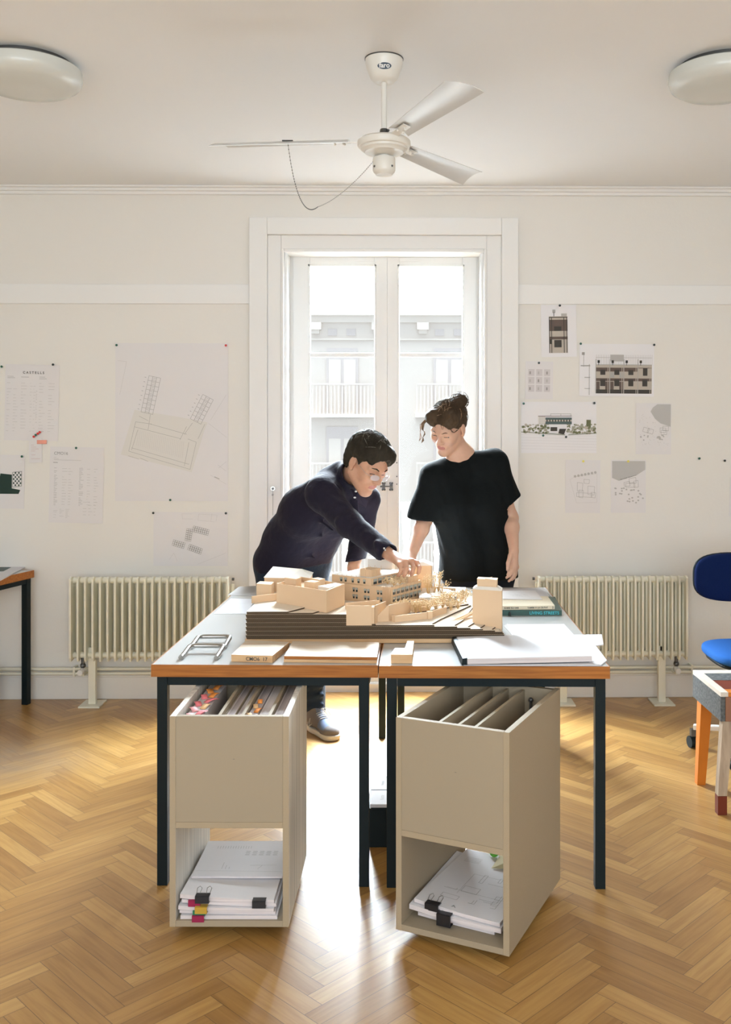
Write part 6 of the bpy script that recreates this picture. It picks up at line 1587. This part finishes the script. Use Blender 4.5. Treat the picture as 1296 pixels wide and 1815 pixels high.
def curl_(pts, m, r=0.0012): hs.tube([hw(p) for p in pts], r, 5, m, False)
for j in range(6):           # curls falling at her right temple
    o_ = 0.003*j; curl_([(0.050+o_, 0.070, 0.085), (0.078+o_, 0.082, 0.055), (0.088+o_*0.5, 0.083, 0.02), (0.080, 0.084, -0.004+o_), (0.092, 0.088, -0.02), (0.088+o_, 0.090, -0.038-o_)], j % 2, 0.0013)
for j in range(3): curl_([(0.06, 0.075, 0.075), (0.095+0.004*j, 0.08, 0.045), (0.108, 0.08, 0.0), (0.10+0.005*j, 0.085, -0.025), (0.115, 0.09, -0.045)], 1, 0.0011)
for j in range(3): curl_([(-0.045, 0.082, 0.070), (-0.062, 0.078, 0.035-0.002*j), (-0.066, 0.066, 0.020), (-0.074, 0.045, 0.022+0.002*j)], 0, 0.0013)
part(hs, 'hair_strands', [M_hairb, mat('light_brown_hair', (0.30, 0.18, 0.10), 0.45)], par=wom)
br = MB()
for q in (-1, 1): br.tube([hw(q*0.014, 0.0935, 0.020), hw(q*0.030, 0.0885, 0.026), hw(q*0.046, 0.077, 0.020)], [0.0018, 0.0024, 0.0010], 6)
part(br, 'eyebrows', M_hairb, par=wom)
# ---------------------------------------------------------------- desk at the left edge
dk = thing('desk', (-2.01, 5.37, 0), 'oak-edged desk on black steel legs cut by the left photo edge', 'desk', None, radians(-14.6))
tp_ = MB().box(-0.80, -0.004, -1.5, -0.004, 0.70, 0.7395).build('tabletop', M_lam, dk)
MB().box(-0.004, 0, -1.5, 0, 0.6995, 0.74).box(-0.80, -0.004, -0.004, 0, 0.6995, 0.74).build('edging', M_edge, tp_)
MB().box(-0.045, -0.015, -1.45, -0.05, 0.67, 0.6995).box(-0.77, -0.05, -0.045, -0.015, 0.67, 0.6995).build('frame', M_black, dk)
for x, y in ((-0.046, -0.048), (-0.78, -0.048), (-0.046, -1.48), (-0.78, -1.48)): MB().box(x, x+0.034, y, y+0.034, 0, 0.6995).build('leg', M_black, dk)
def onD(px, py): return at(px, py, Z=0.7415)
for i, (pts, lab) in enumerate((([(-60, 1040), (0, 1030), (50, 1003), (-30, 1002)], 'white printed sheet with a dark picture on the left desk'),)):
    P = [onD(*p) for p in pts]; c_ = P[2]; b = MB().prism([(p.x-c_.x, p.y-c_.y) for p in P], 0, 0.005)
    Q_ = [onD(*p)-c_ for p in ((-40, 1016), (6, 1014), (20, 1007), (-20, 1006))]; b.prism([(p.x, p.y) for p in Q_], 0.005, 0.0056, 1)
    o = b.build('magazine', [M_paper, M_pr_t]); o.location = (c_.x, c_.y, 0.741); tag(o, lab, 'magazine')
cr = thing('crate', (-2.17, 5.20, 0), 'black crate with yellow rim on the floor under the left desk', 'crate', None, radians(-14))
MB().hull8([(-0.36, -0.34, 0), (-0.01, -0.34, 0), (-0.01, -0.01, 0), (-0.36, -0.01, 0)], [(-0.37, -0.35, 0.205), (0, -0.35, 0.205), (0, 0, 0.205), (-0.37, 0, 0.205)]).build('body', mat('crate_black', (0.02, 0.012, 0.014), 0.5), cr)
MB().box(-0.375, 0.004, -0.355, 0.004, 0.205, 0.248).build('rim', mat('crate_yellow', (0.62, 0.30, 0.02), 0.5), cr, 0.003)
MB().box(0.0041, 0.0046, -0.24, -0.12, 0.06, 0.075).build('lettering', M_pr_c, cr)

# ---------------------------------------------------------------- blue office chair at the right edge
oc = thing('office_chair', (1.70, 4.47, 0), 'blue swivel office chair cut by the right photo edge', 'chair')
def cushion(f, cx, cy, cz, rx, ry, rz_, pw=4.0):
    X, Y, Z = f.ax[0][:, None, None], f.ax[1][None, :, None], f.ax[2][None, None, :]
    q = (np.abs((X-cx)/rx)**pw+np.abs((Y-cy)/ry)**pw+np.abs((Z-cz)/rz_)**pw)**(1/pw)-1
    f.d = np.minimum(f.d, (q*min(rx, ry, rz_)).astype(np.float32))
parent_inv[oc.name] = Matrix()
f = Field((-0.28, -0.26, 0.40), (0.28, 0.28, 0.52), 0.005); cushion(f, 0, 0, 0.475, 0.235, 0.22, 0.036, 3.5); st = f.mesh('seat', M_blue, oc)
f = Field((-0.24, -0.22, 0.40), (0.24, 0.24, 0.47), 0.006); cushion(f, 0, 0.01, 0.440, 0.215, 0.20, 0.018, 3.5); q = f.mesh('seat_shell', M_black, None); q.parent = st
f = Field((-0.27, 0.14, 0.66), (0.27, 0.26, 0.96), 0.005); cushion(f, 0, 0.20, 0.80, 0.235, 0.035, 0.118, 3.2); bk = f.mesh('backrest', M_blue_sh, oc)
f = Field((-0.27, 0.14, 0.66), (0.27, 0.27, 0.96), 0.006); cushion(f, 0, 0.222, 0.80, 0.238, 0.022, 0.121, 3.2); q = f.mesh('back_shell', M_black, None); q.parent = bk
MB().tube([(0, 0.245, 0.82), (-0.02, 0.245, 0.72), (-0.02, 0.27, 0.60), (0, 0.25, 0.47), (0, 0.16, 0.40), (0, 0.02, 0.40)], 0.012, 12).build('back_stem', M_chrome, oc)
MB().tube([(0, 0, 0.44), (0, 0, 0.12)], 0.025, 18).tube([(0, 0, 0.30), (0, 0, 0.10)], 0.032, 18).build('column', M_chrome, oc)
b = MB()
cast = []
for k in range(5):
    a = radians(158+72*k); e = (0.29*cos(a), 0.29*sin(a)); b.bar((0.02*cos(a), 0.02*sin(a), 0.115), (e[0], e[1], 0.098), 0.034, 0.022); cast.append((e, a))
b.build('base', M_white, oc, 0.003)
for e, a in cast:
    c_ = MB().box(e[0]-0.014, e[0]+0.014, e[1]-0.014, e[1]+0.014, 0.055, 0.088).build('caster', M_dmetal, oc)
    d = Vector((cos(a+0.6), sin(a+0.6), 0))*0.022; m_ = Vector((e[0], e[1], 0.028))
    MB().tube([m_-d, m_-d*0.15], 0.0278, 22).tube([m_+d*0.15, m_+d], 0.0278, 22).build('wheel', M_black, c_)

# ---------------------------------------------------------------- painted scrap-wood stool at the right edge
M_or = mat('orange_wood', (0.66, 0.20, 0.015), 0.5, noise=(12, 0.25)); M_be = mat('worn_beige_paint', (0.46, 0.36, 0.26), 0.6, grain=((40, 40, 6), 0.7, (0.24, 0.17, 0.12)))
M_slate = mat('speckled_slate_paint', (0.07, 0.078, 0.08), 0.7, grain=((90, 90, 90), 0.18, (0.5, 0.5, 0.5)), spec=0.2); M_rw = mat('red_brown_wood', (0.15, 0.03, 0.015), 0.5, spec=0.2)
M_wh = mat('worn_white_wood', (0.72, 0.66, 0.58), 0.6, noise=(30, 0.2))
sx, sy = 1.285, 3.765
stl = thing('stool', (sx, sy, 0), 'scrap-wood stool with orange and beige legs cut by the right photo edge', 'stool')
HT = 0.485
MB().box(0.0, 0.42, 0.30, 0.355, HT-0.018, HT).box(0.0, 0.030, 0.0, 0.30, HT-0.018, HT).build('top_frame', M_wh, stl, 0.001)
MB().box(0.030, 0.42, 0.19, 0.30, HT-0.018, HT-0.001).build('top_board', M_slate, stl, 0.001)['label'] = 'dark slate board of the top'
MB().box(0.030, 0.42, 0.05, 0.19, HT-0.018, HT-0.002).build('top_board', M_rw, stl, 0.001)['label'] = 'red-brown board of the top'
MB().box(0.030, 0.42, 0.0, 0.05, HT-0.018, HT-0.001).build('top_board', M_or, stl, 0.001)['label'] = 'orange front board of the top'
MB().box(0.0, 0.018, 0.0, 0.355, HT-0.115, HT-0.0185).build('side_apron', M_slate, stl, 0.001)['label'] = 'slate grey side apron'
MB().box(0.0185, 0.045, -0.002, 0.018, HT-0.115, HT-0.0185).box(0.0455, 0.42, 0.0, 0.018, HT-0.075, HT-0.0185).build('front_apron', mat('brown_apron', (0.26, 0.12, 0.07), 0.5), stl, 0.001)
def leg(x0, x1, y0, y1, tx, ty, m, foot=None):
    zt = HT-0.06; cc = (x0+x1)/2, (y0+y1)/2; w_ = 0.018
    zb = 0.0 if foot is None else 0.075
    l = MB().hull8([(cc[0]+tx-w_, cc[1]+ty-w_, zb), (cc[0]+tx+w_, cc[1]+ty-w_, zb), (cc[0]+tx+w_, cc[1]+ty+w_, zb), (cc[0]+tx-w_, cc[1]+ty+w_, zb)], [(x0, y0, zt), (x1, y0, zt), (x1, y1, zt), (x0, y1, zt)]).build('leg', m, stl, 0.001)
    if foot:
        MB().hull8([(cc[0]+tx-w_, cc[1]+ty-w_, 0), (cc[0]+tx+w_, cc[1]+ty-w_, 0), (cc[0]+tx+w_, cc[1]+ty+w_, 0), (cc[0]+tx-w_, cc[1]+ty+w_, 0)], [(cc[0]+tx-w_, cc[1]+ty-w_, 0.0745), (cc[0]+tx+w_, cc[1]+ty-w_, 0.0745), (cc[0]+tx+w_, cc[1]+ty+w_, 0.0745), (cc[0]+tx-w_, cc[1]+ty+w_, 0.0745)]).build('leg_tip', foot, l)
    return l
leg(0.019, 0.070, 0.29, 0.35, -0.018, 0.02, M_or)['label'] = 'orange leg'
leg(0.019, 0.066, 0.019, 0.060, -0.035, -0.02, M_be, M_rw)['label'] = 'worn beige leg with dark red tip'
leg(0.35, 0.40, 0.019, 0.06, 0.02, -0.02, M_be)['label'] = 'worn beige leg'
leg(0.35, 0.40, 0.29, 0.35, 0.02, 0.02, M_or)['label'] = 'orange leg'
